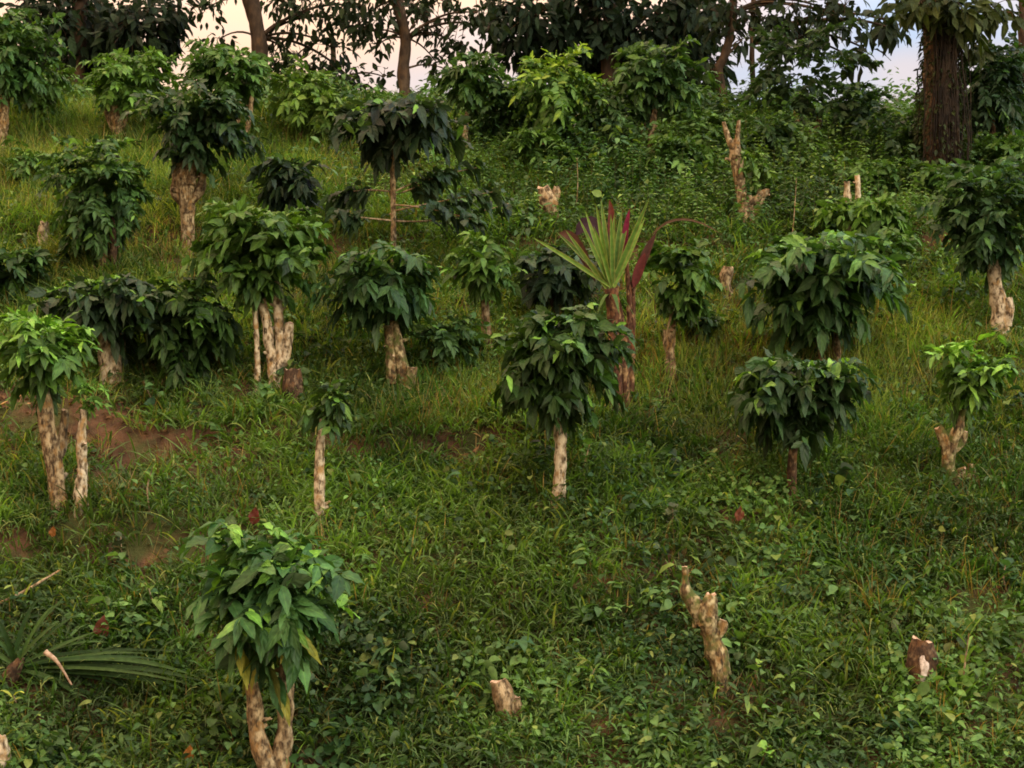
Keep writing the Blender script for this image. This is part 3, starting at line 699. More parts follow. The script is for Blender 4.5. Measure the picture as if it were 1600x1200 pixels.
shade('great shade tree with a solid blue-black canopy over the middle of the crest', (955, 190), 25.2, [(955, 190, 12), (950, 100, 11), (955, 0, 11), (950, -150, 9), (950, -300, 7)],
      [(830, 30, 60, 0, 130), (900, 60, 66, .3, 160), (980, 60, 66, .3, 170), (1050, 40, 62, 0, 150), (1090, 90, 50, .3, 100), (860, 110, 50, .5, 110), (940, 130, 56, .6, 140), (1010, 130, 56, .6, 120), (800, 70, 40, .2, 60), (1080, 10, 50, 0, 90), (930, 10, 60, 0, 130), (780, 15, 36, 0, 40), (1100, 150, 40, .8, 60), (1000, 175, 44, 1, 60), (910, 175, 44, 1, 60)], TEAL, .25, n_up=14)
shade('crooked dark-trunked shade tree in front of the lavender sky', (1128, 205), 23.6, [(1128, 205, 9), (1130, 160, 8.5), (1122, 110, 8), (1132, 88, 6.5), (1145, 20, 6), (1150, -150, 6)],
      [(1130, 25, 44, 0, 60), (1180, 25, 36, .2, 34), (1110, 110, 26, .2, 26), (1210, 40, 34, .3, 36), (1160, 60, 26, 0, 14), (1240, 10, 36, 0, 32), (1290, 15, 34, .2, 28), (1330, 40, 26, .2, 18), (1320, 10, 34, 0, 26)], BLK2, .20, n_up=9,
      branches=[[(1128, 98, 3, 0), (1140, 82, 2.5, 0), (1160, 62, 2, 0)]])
shade('thin pole-like shade tree rising behind the sparse sky-backed coffee tree', (1178, 200), 25, [(1178, 205, 5), (1177, 140, 4.5), (1175, 70, 4), (1180, -60, 4)],
      [(1330, 90, 20, 0, 10), (1225, 70, 24, 0, 20), (1270, 50, 28, 0, 28), (1350, 75, 16, 0, 5), (1395, 45, 20, -.5, 9), (1380, 30, 26, -.3, 14)], BLK2, .30, n_up=6, aspect=(.46, .6), sagv=.9)
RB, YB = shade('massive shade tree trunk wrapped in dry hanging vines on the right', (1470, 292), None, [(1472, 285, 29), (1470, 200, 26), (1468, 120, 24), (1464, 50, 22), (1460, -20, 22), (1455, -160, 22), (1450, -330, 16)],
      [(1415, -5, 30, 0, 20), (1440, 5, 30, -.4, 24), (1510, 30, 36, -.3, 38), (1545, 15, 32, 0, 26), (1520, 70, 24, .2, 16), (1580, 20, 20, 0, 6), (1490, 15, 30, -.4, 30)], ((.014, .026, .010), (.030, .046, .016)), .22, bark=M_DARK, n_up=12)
# vines and hanging dry stems down the big trunk
mb = MB(); k = YB / F
for i in range(70):
    a = rng.uniform(-2.6, .4) if i % 3 else rng.uniform(0, 6.28); R = 40 * k
    x0 = 1470 + rng.normal(0, 14); y0 = rng.uniform(-30, 140)
    n = 7; ys = np.linspace(y0, rng.uniform(220, 292), n); w = np.cumsum(rng.normal(0, 3.4, n))
    yoff = -math.sqrt(max(.03, (32 * k) ** 2 - ((x0 - 1470) * k) ** 2)) if abs(x0 - 1470) < 32 else rng.uniform(-.2, .2)
    pts = [wp(x0 + w[j], ys[j], YB) + V(0, yoff - .02, 0) for j in range(n)]
    addtube(mb, pts, np.full(n, rng.uniform(.005, .012)), sides=5, step=.15, rough=.05, seed=i, cap=False)
mb.build('vines', M_VINE, RB)
lv = []
for i in range(2000):
    t = rng.random(); py = -10 + 300 * t; hw = 22 + 13 * t
    a = rng.uniform(0, 6.28); rr = hw * k * rng.uniform(.85, 1.25)
    p = wp(1470, py, YB) + V(math.cos(a) * rr, math.sin(a) * rr, 0)
    d = V(math.cos(a) * .6, math.sin(a) * .6, rng.uniform(-.9, .3)); lv.append((p, d, UP + rng.normal(0, .5, 3), rng.uniform(.04, .10), rng.uniform(.1, .6)))
leafmesh('ivy_leaves', lv, ((.007, .013, .006), (.018, .028, .010)), RB, M_CAN, nt=4)
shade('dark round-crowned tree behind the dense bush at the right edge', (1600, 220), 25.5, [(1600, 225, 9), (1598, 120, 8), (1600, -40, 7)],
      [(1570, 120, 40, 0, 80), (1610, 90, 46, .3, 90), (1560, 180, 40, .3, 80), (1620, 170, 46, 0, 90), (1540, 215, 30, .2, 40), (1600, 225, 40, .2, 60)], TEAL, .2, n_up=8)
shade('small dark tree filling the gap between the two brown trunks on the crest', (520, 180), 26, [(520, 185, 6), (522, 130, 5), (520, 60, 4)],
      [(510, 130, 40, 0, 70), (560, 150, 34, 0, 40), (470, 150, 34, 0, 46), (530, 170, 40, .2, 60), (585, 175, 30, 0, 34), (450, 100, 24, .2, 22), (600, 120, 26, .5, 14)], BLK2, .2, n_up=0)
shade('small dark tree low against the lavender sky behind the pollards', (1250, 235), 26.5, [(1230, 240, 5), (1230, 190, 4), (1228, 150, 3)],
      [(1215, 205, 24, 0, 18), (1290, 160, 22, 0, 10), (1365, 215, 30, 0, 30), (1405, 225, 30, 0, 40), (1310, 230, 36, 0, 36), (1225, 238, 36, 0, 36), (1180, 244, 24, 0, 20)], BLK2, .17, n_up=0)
for x, y0, y1, nm in ((1161, 175, 232, 'thin upright stick left of the row of three on the skyline'), (1225, 178, 236, 'thin upright stick in the middle of the three on the skyline'), (1279, 175, 236, 'thin upright stick right of the row of three on the skyline')):
    Y = 23.4; mb = MB(); b = V((x - 800) / F * Y, Y, float(h((x - 800) / F * Y, Y)))
    addtube(mb, [b - V(0, 0, .2), wp(x + 1, (y0 + y1) / 2, Y), wp(x, y0, Y)], [.028, .025, .022], sides=7, step=.08, rough=.1)
    tag(mb.build('wooden_stick', M_DARK, None, b), nm, 'stick', 'thin sticks standing on the skyline')

# ------------------------------------------------------------------ spiky rosette, red plant, palm frond
b = ground_hit(962, 648); Y = b[1]; k = Y / F
R = thing('spiky_rosette_plant', b, 'spiky plant with an upright fan of stiff green sword leaves on a cane', 'plant')
mb = MB(); addtube(mb, [wp(960, 655, Y), wp(962, 560, Y), wp(960, 500, Y), wp(955, 452, Y)], [.075, .07, .075, .06], sides=12, step=.03, rough=.22, seed=5)
mb.build('trunk', M_TI, R)
mb = MB(); addtube(mb, [wp(978, 655, Y + .06), wp(976, 580, Y + .06), wp(972, 520, Y + .05), wp(964, 470, Y + .02)], [.05, .048, .045, .04], sides=10, step=.03, rough=.2, seed=9)
mb.build('stem', M_TI, R)
base = wp(955, 452, Y)
tips = [(835, 368, .1), (893, 358, .1), (905, 345, -.1), (918, 330, .2), (932, 312, -.1), (941, 314, .15), (951, 322, -.15), (961, 326, 0), (971, 310, .1), (1014, 318, -.1), (1005, 345, .2), (985, 330, .3), (870, 350, .3), (925, 350, -.35), (940, 345, .35)]
P, D, L = [], [], []
for tx, ty, dy in tips:
    t = wp(tx, ty, Y) + V(0, dy * .8, 0); d = t - base; P.append(base + nrm(d) * .02 + rng.normal(0, .012, 3)); D.append(d); L.append(np.linalg.norm(d) * 1.02)
P, D, L = map(np.array, (P, D, L))
mb = MB(); n = len(P)
side = np.cross(D, V(0, -1, .2)); U = np.tile(V(0, -1, .35), (n, 1)) + rng.normal(0, .25, (n, 3))
v, q, c, uv = leaves(P, D, U, L, rng.uniform(.048, .064, n), rng.uniform(-.02, .14, n), pal(n, (.034, .080, .018), (.075, .15, .030), .15), nt=10, ncol=5, fold=.5, shape='strap')
e = np.abs(uv[:, :1]) > .9; c = np.where(e, V(.20, .22, .05), c)
mb.add(v, q, c, uv); mb.build('leaves', M_STRAP, R)
# low hanging leaves round the foot
lv = [(base - V(0, 0, .03), V(math.cos(a), math.sin(a), -.1), UP, .28, .9) for a in np.linspace(0, 6, 7)]
leafmesh('drooping_leaves', lv, ((.03, .07, .02), (.05, .10, .03)), R, M_STRAP, aspect=(.14, .18))

b = ground_hit(990, 652); Y = b[1] + .0; k = Y / F
R = thing('red_leaved_plant', b, 'plant with crimson, purple and brown broad leaves on slim red canes behind the spiky rosette', 'plant')
Yb = Y + .15
for si, pl in enumerate(([(984, 660), (986, 580), (988, 520), (990, 450)], [(974, 660), (980, 560), (984, 480), (978, 400)])):
    mb = MB(); addtube(mb, [wp(x, y, Yb) for x, y in pl], [.04, .035, .03, .02], sides=8, step=.03, rough=.2, seed=20 + si); mb.build('trunk' if si == 0 else 'stem', M_TI, R)
def one_leaf(name, pts, W, col, lab=None, mat=M_STRAP, parent=R, nt=9, ncol=5, fold=.3, shape='oval', upv=(0, -1, .3)):
    a, m, bb = pts; u = np.linspace(0, 1, nt); C = bez(a, m, bb, u); T = nrm(np.gradient(C, axis=0)); S = nrm(np.cross(T, V(*upv))); Nn = np.cross(S, T)
    w = {'oval': np.sin(np.pi * u ** .9) ** .7, 'strap': np.minimum(1, .4 + u * 3) * (1 - u ** 4)}[shape]; w = np.maximum(w, .05) * W / 2
    s = np.linspace(-1, 1, ncol)
    v = C[:, None] + S[:, None] * (w[:, None] * s)[..., None] + Nn[:, None] * (w[:, None] * np.abs(s) * fold)[..., None]
    i = np.arange(nt * ncol).reshape(nt, ncol); q = np.stack([i[:-1, :-1], i[:-1, 1:], i[1:, 1:], i[1:, :-1]], -1)
    uv = np.stack(np.meshgrid(s, u * 3), -1).reshape(-1, 2)
    mb = MB(); mb.add(v.reshape(-1, 3), q, col, uv); o = mb.build(name, mat, parent)
    if lab: o['label'] = lab
    return o
W = lambda x, y, dy=0.: wp(x, y, Yb + dy)
one_leaf('leaf', (W(972, 430), W(973, 370), W(984, 326)),   .07, (.13, .010, .032), 'upright crimson leaf')
one_leaf('leaf', (W(985, 460), W(1000, 410), W(1026, 362)),   .095, (.055, .022, .016), 'brown and red leaf')
one_leaf('leaf', (W(990, 450, -.03), W(998, 420, -.03), W(1008, 395, -.03)), .10, (.10, .022, .018), 'dull red leaf base')
one_leaf('leaf', (W(955, 420), W(925, 320, .1), W(900, 368, .1)), .22, (.035, .018, .026), 'dark purple folded leaf')
one_leaf('leaf', (W(950, 420), W(960, 340, .1), W(952, 312, .1)), .08, (.085, .018, .010), 'small rust red leaf tip')
one_leaf('leaf', (W(930, 440), W(890, 345, .1), W(872, 372, .05)), .12, (.06, .024, .012), 'curled brown leaf')
one_leaf('leaf', (W(1020, 366), W(1060, 318), W(1130, 368)), .028, (.07, .04, .018), 'long thin arching brown leaf', shape='strap')

b = ground_hit(20, 1062); Y = b[1]
R = thing('palm_seedling', b, 'dark low palm seedling with long strap leaflets lying across the lower left corner', 'palm')
Y -= .12
base = wp(24, 1042, Y)
mb = MB(); addtube(mb, [wp(10, 1070, Y + .05), wp(20, 1050, Y), wp(34, 1030, Y)], [.07, .06, .035], sides=10, step=.03, rough=.2, seed=3); mb.build('trunk', M_DARK, R)
fr = [((60, 1035), (190, 1020), (310, 1058), .085), ((90, 1050), (210, 1040), (322, 1066), .085), ((110, 1062), (220, 1058), (300, 1082), .08), ((60, 1062), (110, 1062), (200, 1092), .075), ((70, 1068), (130, 1085), (208, 1114), .07),
      ((40, 1050), (110, 1045), (202, 1002), .06), ((34, 1040), (100, 1012), (152, 986), .06), ((26, 1035), (60, 1000), (92, 972), .07), ((22, 1032), (30, 980), (64, 930), .07), ((20, 1034), (10, 990), (-20, 950), .07), ((30, 1040), (120, 1015), (290, 1018), .06),
      ((24, 1040), (26, 990), (38, 1075), .05), ((40, 1060), (90, 1060), (140, 1105), .07), ((20, 1040), (-20, 1010), (-60, 1030), .07), ((28, 1036), (50, 985), (110, 925), .055), ((20, 1050), (-10, 1070), (-40, 1120), .07), ((30, 1045), (90, 1030), (180, 1040), .06), ((40, 1046), (150, 1028), (255, 1046), .07)]
fr += [((x0 * .7 + 20, y0), ((x0 + x1) / 2, (y0 + y1) / 2 - 14), (x1, y1), .05) for x0, y0, x1, y1 in ((60, 1040, 270, 1034), (80, 1048, 305, 1072), (100, 1054, 260, 1100), (50, 1030, 170, 1004), (40, 1036, 130, 956), (30, 1030, 84, 946), (70, 1056, 240, 1064), (36, 1050, 160, 1126), (26, 1044, -30, 985), (90, 1046, 230, 1022))]
for i, (a, m, e, w) in enumerate(fr):
    dy = rng.uniform(-.12, .12)
    A = base + (wp(*a, Y) - base) * .35; 
    col = pal(1, (.012, .036, .012), (.030, .064, .020), .2)[0]
    one_leaf('leaflet', (A, wp(*m, Y - .05 + dy) + UP * .04, wp(*e, Y + dy)), w * .62, col, None, M_STRAP, R, 10, 5, .4, 'strap', (0, -.6, .8))
one_leaf('leaflet', (wp(72, 1080, Y - .1), wp(86, 1110, Y - .12), wp(104, 1150, Y - .1)), .035, (.20, .25, .05), 'bright yellow-green leaflet', M_STRAP, R, 8, 3, .3, 'strap')
mb = MB(); addtube(mb, [wp(70, 1018, Y - .1), wp(90, 1035, Y - .1), wp(112, 1070, Y - .12)], [.026, .013, .007], sides=8, step=.02, rough=.15); mb.build('cut_stalk', M_CUT, R)
# sloping dry stalk above it
b = ground_hit(75, 925); Y = b[1] - .25
mb = MB(); addtube(mb, [wp(-30, 955, Y - .1), wp(30, 928, Y), wp(95, 890, Y + .1)], [.016, .013, .008], sides=7, step=.05, rough=.1)
o = mb.build('dry_stalk', M_TWIG, None, wp(-30, 955, Y - .1)); tag(o, 'pale dry stalk slanting in from the left edge above the palm seedling', 'stalk')

# ------------------------------------------------------------------ single weeds and fallen leaves
def weed(label, base, height_px, n, leafL, palette, aspect=(.5, .65), spread=.6, name='broadleaf_weed', group='single weeds on the slope', shape='oval', stem=True):
    b = ground_hit(*base); k = b[1] / F; H = height_px * k
    R = thing(name, b, label, 'weed', group)
    lean = rng.normal(0, .06, 2); top = b + V(lean[0], lean[1] - .05, H)
    mb = MB(); addtube(mb, [b - V(0, 0, .05), (b + top) / 2 + V(rng.normal(0, .02), 0, 0), top], [.008, .007, .004], sides=6, step=.05, rough=.05, cap=False)
    mb.build('stem', M_TWIG, R)
    lv = []
    for i in range(n):
        f = (i + .5) / n; p = b + (top - b) * (.25 + .75 * f); a = i * 2.4 + rng.uniform(-.3, .3)
        lv.append((p, V(math.cos(a) * spread, math.sin(a) * spread, rng.uniform(.1, .6) + .5 * f), UP + rng.normal(0, .25, 3), leafL * rng.uniform(.65, 1.1), rng.uniform(.3, .7)))
    P_, D_, U_, L_, d_ = [np.array(x) for x in zip(*lv)]
    mb = MB(); mb.add(*leaves(P_, D_, U_, L_, L_ * rng.uniform(*aspect, n), d_, pal(n, *palette), nt=7, wave=.04, shape=shape)); mb.build('leaves', M_HERB, R)
weed('bright weed with one big round leaf at the bottom edge right of the orange stump', (1186, 1198), 40, 5, .15, ((.09, .22, .045), (.13, .28, .06)), (.7, .85))
weed('pale curled weed beside the long leaning stump', (1188, 1066), 30, 4, .12, ((.10, .20, .045), (.15, .26, .06)))
weed('broad light green weed to the right of the white-sided trunk', (905, 745), 50, 8, .20, ((.06, .15, .04), (.09, .20, .05)))
weed('tall thin grass-like weed right of the white-patched stump', (1500, 1100), 110, 6, .40, ((.07, .15, .035), (.10, .19, .045)), (.05, .07), .35)
weed('low broad weed cluster between the umbrella coffee tree and the white-sided trunk', (1095, 745), 34, 9, .16, ((.04, .11, .035), (.065, .15, .045)))
weed('bluish broad weed at the right edge in the lower slope', (1580, 930), 50, 9, .18, ((.020, .062, .034), (.035, .09, .045)))
weed('dark broad-leaved weed above the lower right grass', (1480, 850), 36, 10, .15, ((.018, .055, .026), (.032, .080, .034)))
weed('dull grey-green weed lying in a dark hollow of the middle slope', (1040, 830), 36, 12, .15, ((.030, .048, .034), (.05, .07, .048)))
weed('yellow-green tuft under the pale palm leaflets', (20, 1120), 40, 6, .20, ((.15, .22, .04), (.22, .28, .06)), (.14, .2))
weed('round-leaved weed under the earth bank at left', (255, 965), 50, 8, .12, ((.06, .13, .035), (.09, .17, .045)), (.7, .85))
weed('dark grey vine clump hanging over the earth bank', (190, 900), 60, 18, .10, ((.020, .034, .022), (.034, .052, .032)), (.7, .9), .9)
weed('leafy weed at the base of the low dark bush', (245, 640), 44, 14, .22, ((.022, .058, .022), (.04, .09, .03)), (.14, .2), .9)
weed('feathery light weed on the slope below the red soil at left', (235, 800), 70, 14, .26, ((.06, .14, .028), (.09, .19, .04)), (.10, .16), .5)
weed('light fan of narrow leaves in the lower middle right of the orange stump', (925, 1085), 40, 12, .26, ((.055, .15, .032), (.09, .19, .045)), (.10, .14), 1.1)
def dead_leaf(label, px, py, L, col, lift=.12, aspect=.8):
    b = ground_hit(px, py + 12); b = b - V(0, .12, 0); b[2] = (600 - py) / F * b[1]
    mb = MB(); mb.add(*leaves([b - V(0, 0, L * .4)], [V(.2, -.1, 1)], [V(0, -1, .2)], L, L * aspect, -.25, np.array([col]) * .8, nt=10, ncol=5, fold=.6, wave=.13))
    tag(mb.build('fallen_leaf', M_HERB, None, b), label, 'fallen leaf', 'dead coloured leaves lying on the plants')
dead_leaf('red-brown dead leaf standing above the palm seedling', 165, 985, .16, (.20, .065, .042))
dead_leaf('dull red dead leaf right above the nearest coffee tree', 400, 810, .13, (.15, .035, .022))
dead_leaf('orange dead leaf left of the forked trunk at the bottom edge', 300, 1180, .10, (.34, .14, .03))
dead_leaf('small salmon dead leaf in the grass below the umbrella coffee tree', 1150, 806, .11, (.26, .09, .055))
dead_leaf('tiny orange dead leaf below the thick brown trunk at left', 89, 833, .08, (.30, .12, .03))
# thin bare saplings
for x, y0, y1, nm in ((1235, 385, 270, 'thin pale sapling stem with a small flat top above the broad layered tree'), (898, 330, 240, 'thin green sapling stem left of the spiky rosette')):
    weed(nm, (x, y0 + 8), y0 - y1, 12, .13, ((.03, .07, .022), (.05, .10, .03)), (.4, .5), .9, name='thin_sapling', group='thin saplings')

# ------------------------------------------------------------------ ground cover (uncountable)
def blob(px, py, cx, cy, sx, sy):
    return np.exp(-(((px - cx) / sx) ** 2 + ((py - cy) / sy) ** 2))
EXC = []
for o in scene.objects:
    if o.parent is None and o.name.startswith(('tree_stump',)): EXC.append((o.location[0], o.location[1], .11, .7))
    if o.parent is None and o.name.startswith(('coffee_tree', 'spiky', 'red_l')): EXC.append((o.location[0], o.location[1], .08, .5))
for ppx, ppy in ((20, 1062), (110, 1075), (200, 1080), (280, 1085)):
    g = ground_hit(ppx, ppy); EXC.append((g[0], g[1] + .12, .24, .75))
def scatter(n, wfun, seed):
    y = rng.uniform(8.7, 24.3, n * 3); x = rng.uniform(-1, 1, n * 3) * 10.2
    ok = np.abs(x) < .36 * y + 1.3; x, y = x[ok], y[ok]
    z = h(x, y); px, py = to_px(x, y, z)
    w = wfun(px, py, x, y)
    for ex, ey, er, ek in EXC:
        w = np.where((np.abs(x - ex) < er) & (y > ey - 3.2 * er) & (y < ey + .06), w * ek, w)
    k = rng.random(len(x)) < w
    x, y, z, px, py = x[k][:n], y[k][:n], z[k][:n], px[k][:n], py[k][:n]
    return np.stack([x, y, z], 1), px, py
def soil(px, py):
    return np.clip(1.6 * blob(px, py, 30, 650, 140, 42) + blob(px, py, 260, 690, 130, 55) * .85 + 1.4 * blob(px, py, 715, 705, 62, 30) + .8 * blob(px, py, 250, 412, 55, 18) + 1.15 * blob(px, py, 270, 868, 130, 34)
                   + .5 * blob(px, py, 170, 730, 120, 50) + .6 * blob(px, py, 520, 420, 40, 30) + .55 * blob(px, py, 1560, 1060, 60, 60) + .4 * blob(px, py, 1400, 380, 60, 30) + .5 * blob(px, py, 800, 960, 50, 30), 0, .90)
def patch(x, y, s=1.1, seed=31): return fbm(x * s, y * s, seed, 3)
def w_fine(px, py, x, y):
    w = .9 * blob(px, py, 150, 250, 420, 170) + .55 * blob(px, py, 640, 480, 260, 120) + .95 * blob(px, py, 1250, 620, 420, 110) + .45 * blob(px, py, 640, 650, 260, 60) + .30 * blob(px, py, 1350, 950, 350, 150) + .5 * blob(px, py, 200, 790, 160, 60) + .20
    return np.clip(w * (.6 + .9 * (patch(x, y) > .47)) * (1 - soil(px, py)), 0, 1)
def w_broad(px, py, x, y):
    w = 1.15 * blob(px, py, 600, 860, 460, 210) + .6 * blob(px, py, 380, 680, 230, 70) + .35 * blob(px, py, 200, 330, 400, 170) + .35 * blob(px, py, 1300, 850, 420, 160) + .3 * blob(px, py, 900, 560, 400, 90) + .35
    return np.clip(w * (.4 + 1.2 * (patch(x, y, 1.3, 77) > .45)) * (1 - soil(px, py)), 0, 1)
def w_leaf(px, py, x, y):
    w = .8 * ss(940, 1080, py) + .5 * blob(px, py, 1350, 900, 340, 180) + .9 * blob(px, py, 1150, 300, 420, 100) + .5 * blob(px, py, 690, 560, 180, 70) + .2 * blob(px, py, 900, 740, 500, 60) + .10 + .4 * blob(px, py, 150, 940, 250, 90)
    return np.clip(w * (.45 + 1.1 * (patch(x, y, 1.2, 55) > .45)) * (1 - soil(px, py)), 0, 1)
def w_dry(px, py, x, y):
    w = .6 * blob(px, py, 1200, 560, 420, 70) + .9 * blob(px, py, 740, 670, 120, 40) + .5 * blob(px, py, 160, 720, 240, 130) + .6 * blob(px, py, 250, 415, 110, 35) + .35 * blob(px, py, 520, 420, 60, 50) + .45 * blob(px, py, 1380, 960, 330, 160) + .4 * blob(px, py, 1100, 400, 200, 60) + .25 * blob(px, py, 60, 290, 200, 100) + .09
    return np.clip(w * (.4 + 1.2 * (patch(x, y, 1.5, 91) > .48)) * (1 - .5 * soil(px, py)), 0, 1)
def w_herb(px, py, x, y):
    w = .95 * blob(px, py, 1150, 290, 420, 80) + .5 * blob(px, py, 1150, 400, 400, 60) + .3 * blob(px, py, 700, 560, 200, 60) + .15 * ss(700, 900, py) + .15 * blob(px, py, 400, 330, 200, 100)
    return np.clip(w * (1 - soil(px, py)), 0, 1)

def tufts(P, nb, L, Wd, spread, droop, palfun, px, py, tall=None, nt=4):
    n = len(P); m = n * nb
    i = np.repeat(np.arange(n), nb)
    a = rng.uniform(0, 6.28, m); r = np.sqrt(rng.random(m))
    pos = P[i] + np.stack([np.cos(a) * r * .07, np.sin(a) * r * .07, -.02 + 0 * r], 1)
    s = rng.uniform(*spread, m)
    d = np.stack([np.cos(a) * s, np.sin(a) * s, np.ones(m)], 1)
    Ls = rng.uniform(*L, m) * (rng.uniform(.7, 1.2, n)[i]) * (1 if tall is None else tall[i])
    col = palfun(P[i, 0], P[i, 1], px[i], py[i])
    u = np.stack([np.cos(a), np.sin(a), .4 + 0 * a], 1) + rng.normal(0, .3, (m, 3))
    return leaves(pos, d, u, Ls, rng.uniform(*Wd, m), rng.uniform(*droop, m), col, nt=nt, ncol=2, fold=0, shape='blade')
def colmix(a, b, c, seed):
    a, b, c = V(*a), V(*b), V(*c)
    def f(x, y, px, py):
        t = np.clip((fbm(x * .9, y * .9, seed) - .36) * 3.4 + rng.normal(0, .22, len(x)), 0, 1)[:, None]
        dk = (.62 + .76 * np.clip((fbm(x * 1.3, y * 1.3, 201, 3) - .3) * 2.5, 0, 1))[:, None]
        k = (a * (1 - t) + b * t) * dk
        j = (rng.random(len(x)) < .08)[:, None]
        return np.clip(np.where(j, c, k) * V(1.66, 1.56, 1.26) * (1 + rng.normal(0, .22, (len(x), 1))), .003, .6)
    return f

P, px, py = scatter(26000, w_fine, 1)
tall = 1 + .5 * blob(px, py, 150, 260, 420, 150) + .35 * blob(px, py, 1300, 600, 350, 90) - .35 * ss(700, 900, py)
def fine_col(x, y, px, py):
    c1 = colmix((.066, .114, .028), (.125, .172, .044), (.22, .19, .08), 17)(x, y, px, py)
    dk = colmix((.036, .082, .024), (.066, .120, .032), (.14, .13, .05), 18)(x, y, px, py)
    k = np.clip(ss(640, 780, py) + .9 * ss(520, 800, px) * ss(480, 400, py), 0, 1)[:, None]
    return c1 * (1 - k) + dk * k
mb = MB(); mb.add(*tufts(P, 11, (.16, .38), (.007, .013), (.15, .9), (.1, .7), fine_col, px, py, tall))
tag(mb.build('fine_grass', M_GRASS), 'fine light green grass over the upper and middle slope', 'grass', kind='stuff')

P, px, py = scatter(40000, w_broad, 2)
mb = MB(); mb.add(*tufts(P, 9, (.20, .50), (.013, .025), (.3, 1.2), (.25, .95), colmix((.030, .074, .018), (.070, .138, .028), (.13, .17, .045), 23), px, py, None, 5))
tag(mb.build('broad_grass', M_GRASS), 'coarse arching green grass in clumps over the lower slope', 'grass', kind='stuff')

P, px, py = scatter(9000, w_dry, 3)
mb = MB(); mb.add(*tufts(P, 7, (.18, .50), (.005, .010), (.1, .8), (.05, .6), colmix((.085, .055, .022), (.155, .115, .042), (.24, .18, .08), 29), px, py, None))
tag(mb.build('dry_grass', M_GRASS), 'thin brown and straw dry grass stalks among the green', 'grass', kind='stuff')

P, px, py = scatter(19000, w_leaf, 4)
n, nb = len(P), 10; m = n * nb; i = np.repeat(np.arange(n), nb)
a = rng.uniform(0, 6.28, m); r = np.sqrt(rng.random(m)) * .13
hh = rng.uniform(.02, .20, m) * (.5 + 1.0 * fbm(P[i, 0] * 1.7, P[i, 1] * 1.7, 41))
pos = P[i] + np.stack([np.cos(a) * r, np.sin(a) * r, hh], 1)
d = np.stack([np.cos(a), np.sin(a), rng.uniform(-.5, .9, m)], 1)
size = (rng.uniform(.7, 1.35, n) * (1 + .25 * ss(900, 1150, py)))[i] * rng.uniform(.026, .072, m)
u = UP + V(0, -.2, 0) + rng.normal(0, .75, (m, 3))
mb = MB(); mb.add(*leaves(pos, d, u, size, size * (.36 + .42 * (fbm(P[i, 0] * .9, P[i, 1] * .9, 88) > .5)) * rng.uniform(.85, 1.15, m), rng.uniform(.05, .6, m), colmix((.018, .050, .017), (.046, .100, .026), (.09, .13, .035), 37)(P[i, 0], P[i, 1], px[i], py[i]), nt=5, ncol=3, fold=.3, shape='heart'))
tag(mb.build('ground_cover', M_HERB), 'low creeping broad-leaved ground cover', 'ground cover', kind='stuff')

P, px, py = scatter(5400, w_herb, 5)
ST, LV = [], []
mb = MB()
n = len(P); Hh = rng.uniform(.14, .46, n) * (.6 + 1.1 * blob(px, py, 1150, 290, 480, 120))
for j in range(n):
    t = P[j] + V(rng.normal(0, .06), rng.normal(0, .06), Hh[j])
    npair = int(Hh[j] / .045)
    for q in range(npair):
        f = (q + 1) / npair; p = P[j] + (t - P[j]) * f; a0 = q * 1.57 + j
        for sg in (0, math.pi):
            a = a0 + sg + rng.normal(0, .2); LV.append((p, V(math.cos(a), math.sin(a), rng.uniform(-.1, .5)), UP + V(0, -.2, 0) + rng.normal(0, .25, 3), rng.uniform(.06, .12) * (1.15 - .4 * f), rng.uniform(.2, .6)))
arr = [np.array(x) for x in zip(*LV)]; m = len(LV)
mb.add(*leaves(arr[0], arr[1], arr[2], arr[3], arr[3] * rng.uniform(.45, .62, m), arr[4], colmix((.026, .070, .022), (.062, .130, .032), (.10, .16, .04), 43)(arr[0][:, 0], arr[0][:, 1], None, None), nt=4, ncol=3, fold=.2))
i = np.arange(n); mb.add(*leaves(P - V(0, 0, .03), np.tile(UP, (n, 1)), np.tile(V(0, -1, .1), (n, 1)), Hh + .03, .008, 0, np.full((n, 3), .05) * V(1.3, 1.4, .5), nt=3, ncol=2, fold=0, shape='blade'))
tag(mb.build('undergrowth', M_HERB), 'leafy herbs and seedlings growing thickly below the crest', 'undergrowth', kind='stuff')

def w_lit(px, py, x, y): return np.clip(.9 * soil(px, py) + .10, 0, 1)
P, px, py = scatter(7000, w_lit, 7); n = len(P); nb = 4; m = n * nb; i = np.repeat(np.arange(n), nb)
pos = P[i] + np.stack([rng.normal(0, .09, m), rng.normal(0, .09, m), np.zeros(m)], 1); pos[:, 2] = h(pos[:, 0], pos[:, 1]) + rng.uniform(.004, .03, m)
a = rng.uniform(0, 6.28, m); L = rng.uniform(.03, .11, m)
mb = MB(); mb.add(*leaves(pos, np.stack([np.cos(a), np.sin(a), rng.uniform(-.4, .6, m)], 1), UP + rng.normal(0, .5, (m, 3)), L, L * rng.uniform(.25, .6, m), rng.uniform(-.3, .5, m), colmix((.05, .028, .014), (.13, .078, .036), (.24, .15, .08), 53)(pos[:, 0], pos[:, 1], None, None), nt=4, ncol=3, fold=.3))
tag(mb.build('leaf_litter', M_HERB), 'brown dead leaves and bits lying on the bare red earth', 'leaf litter', kind='stuff')

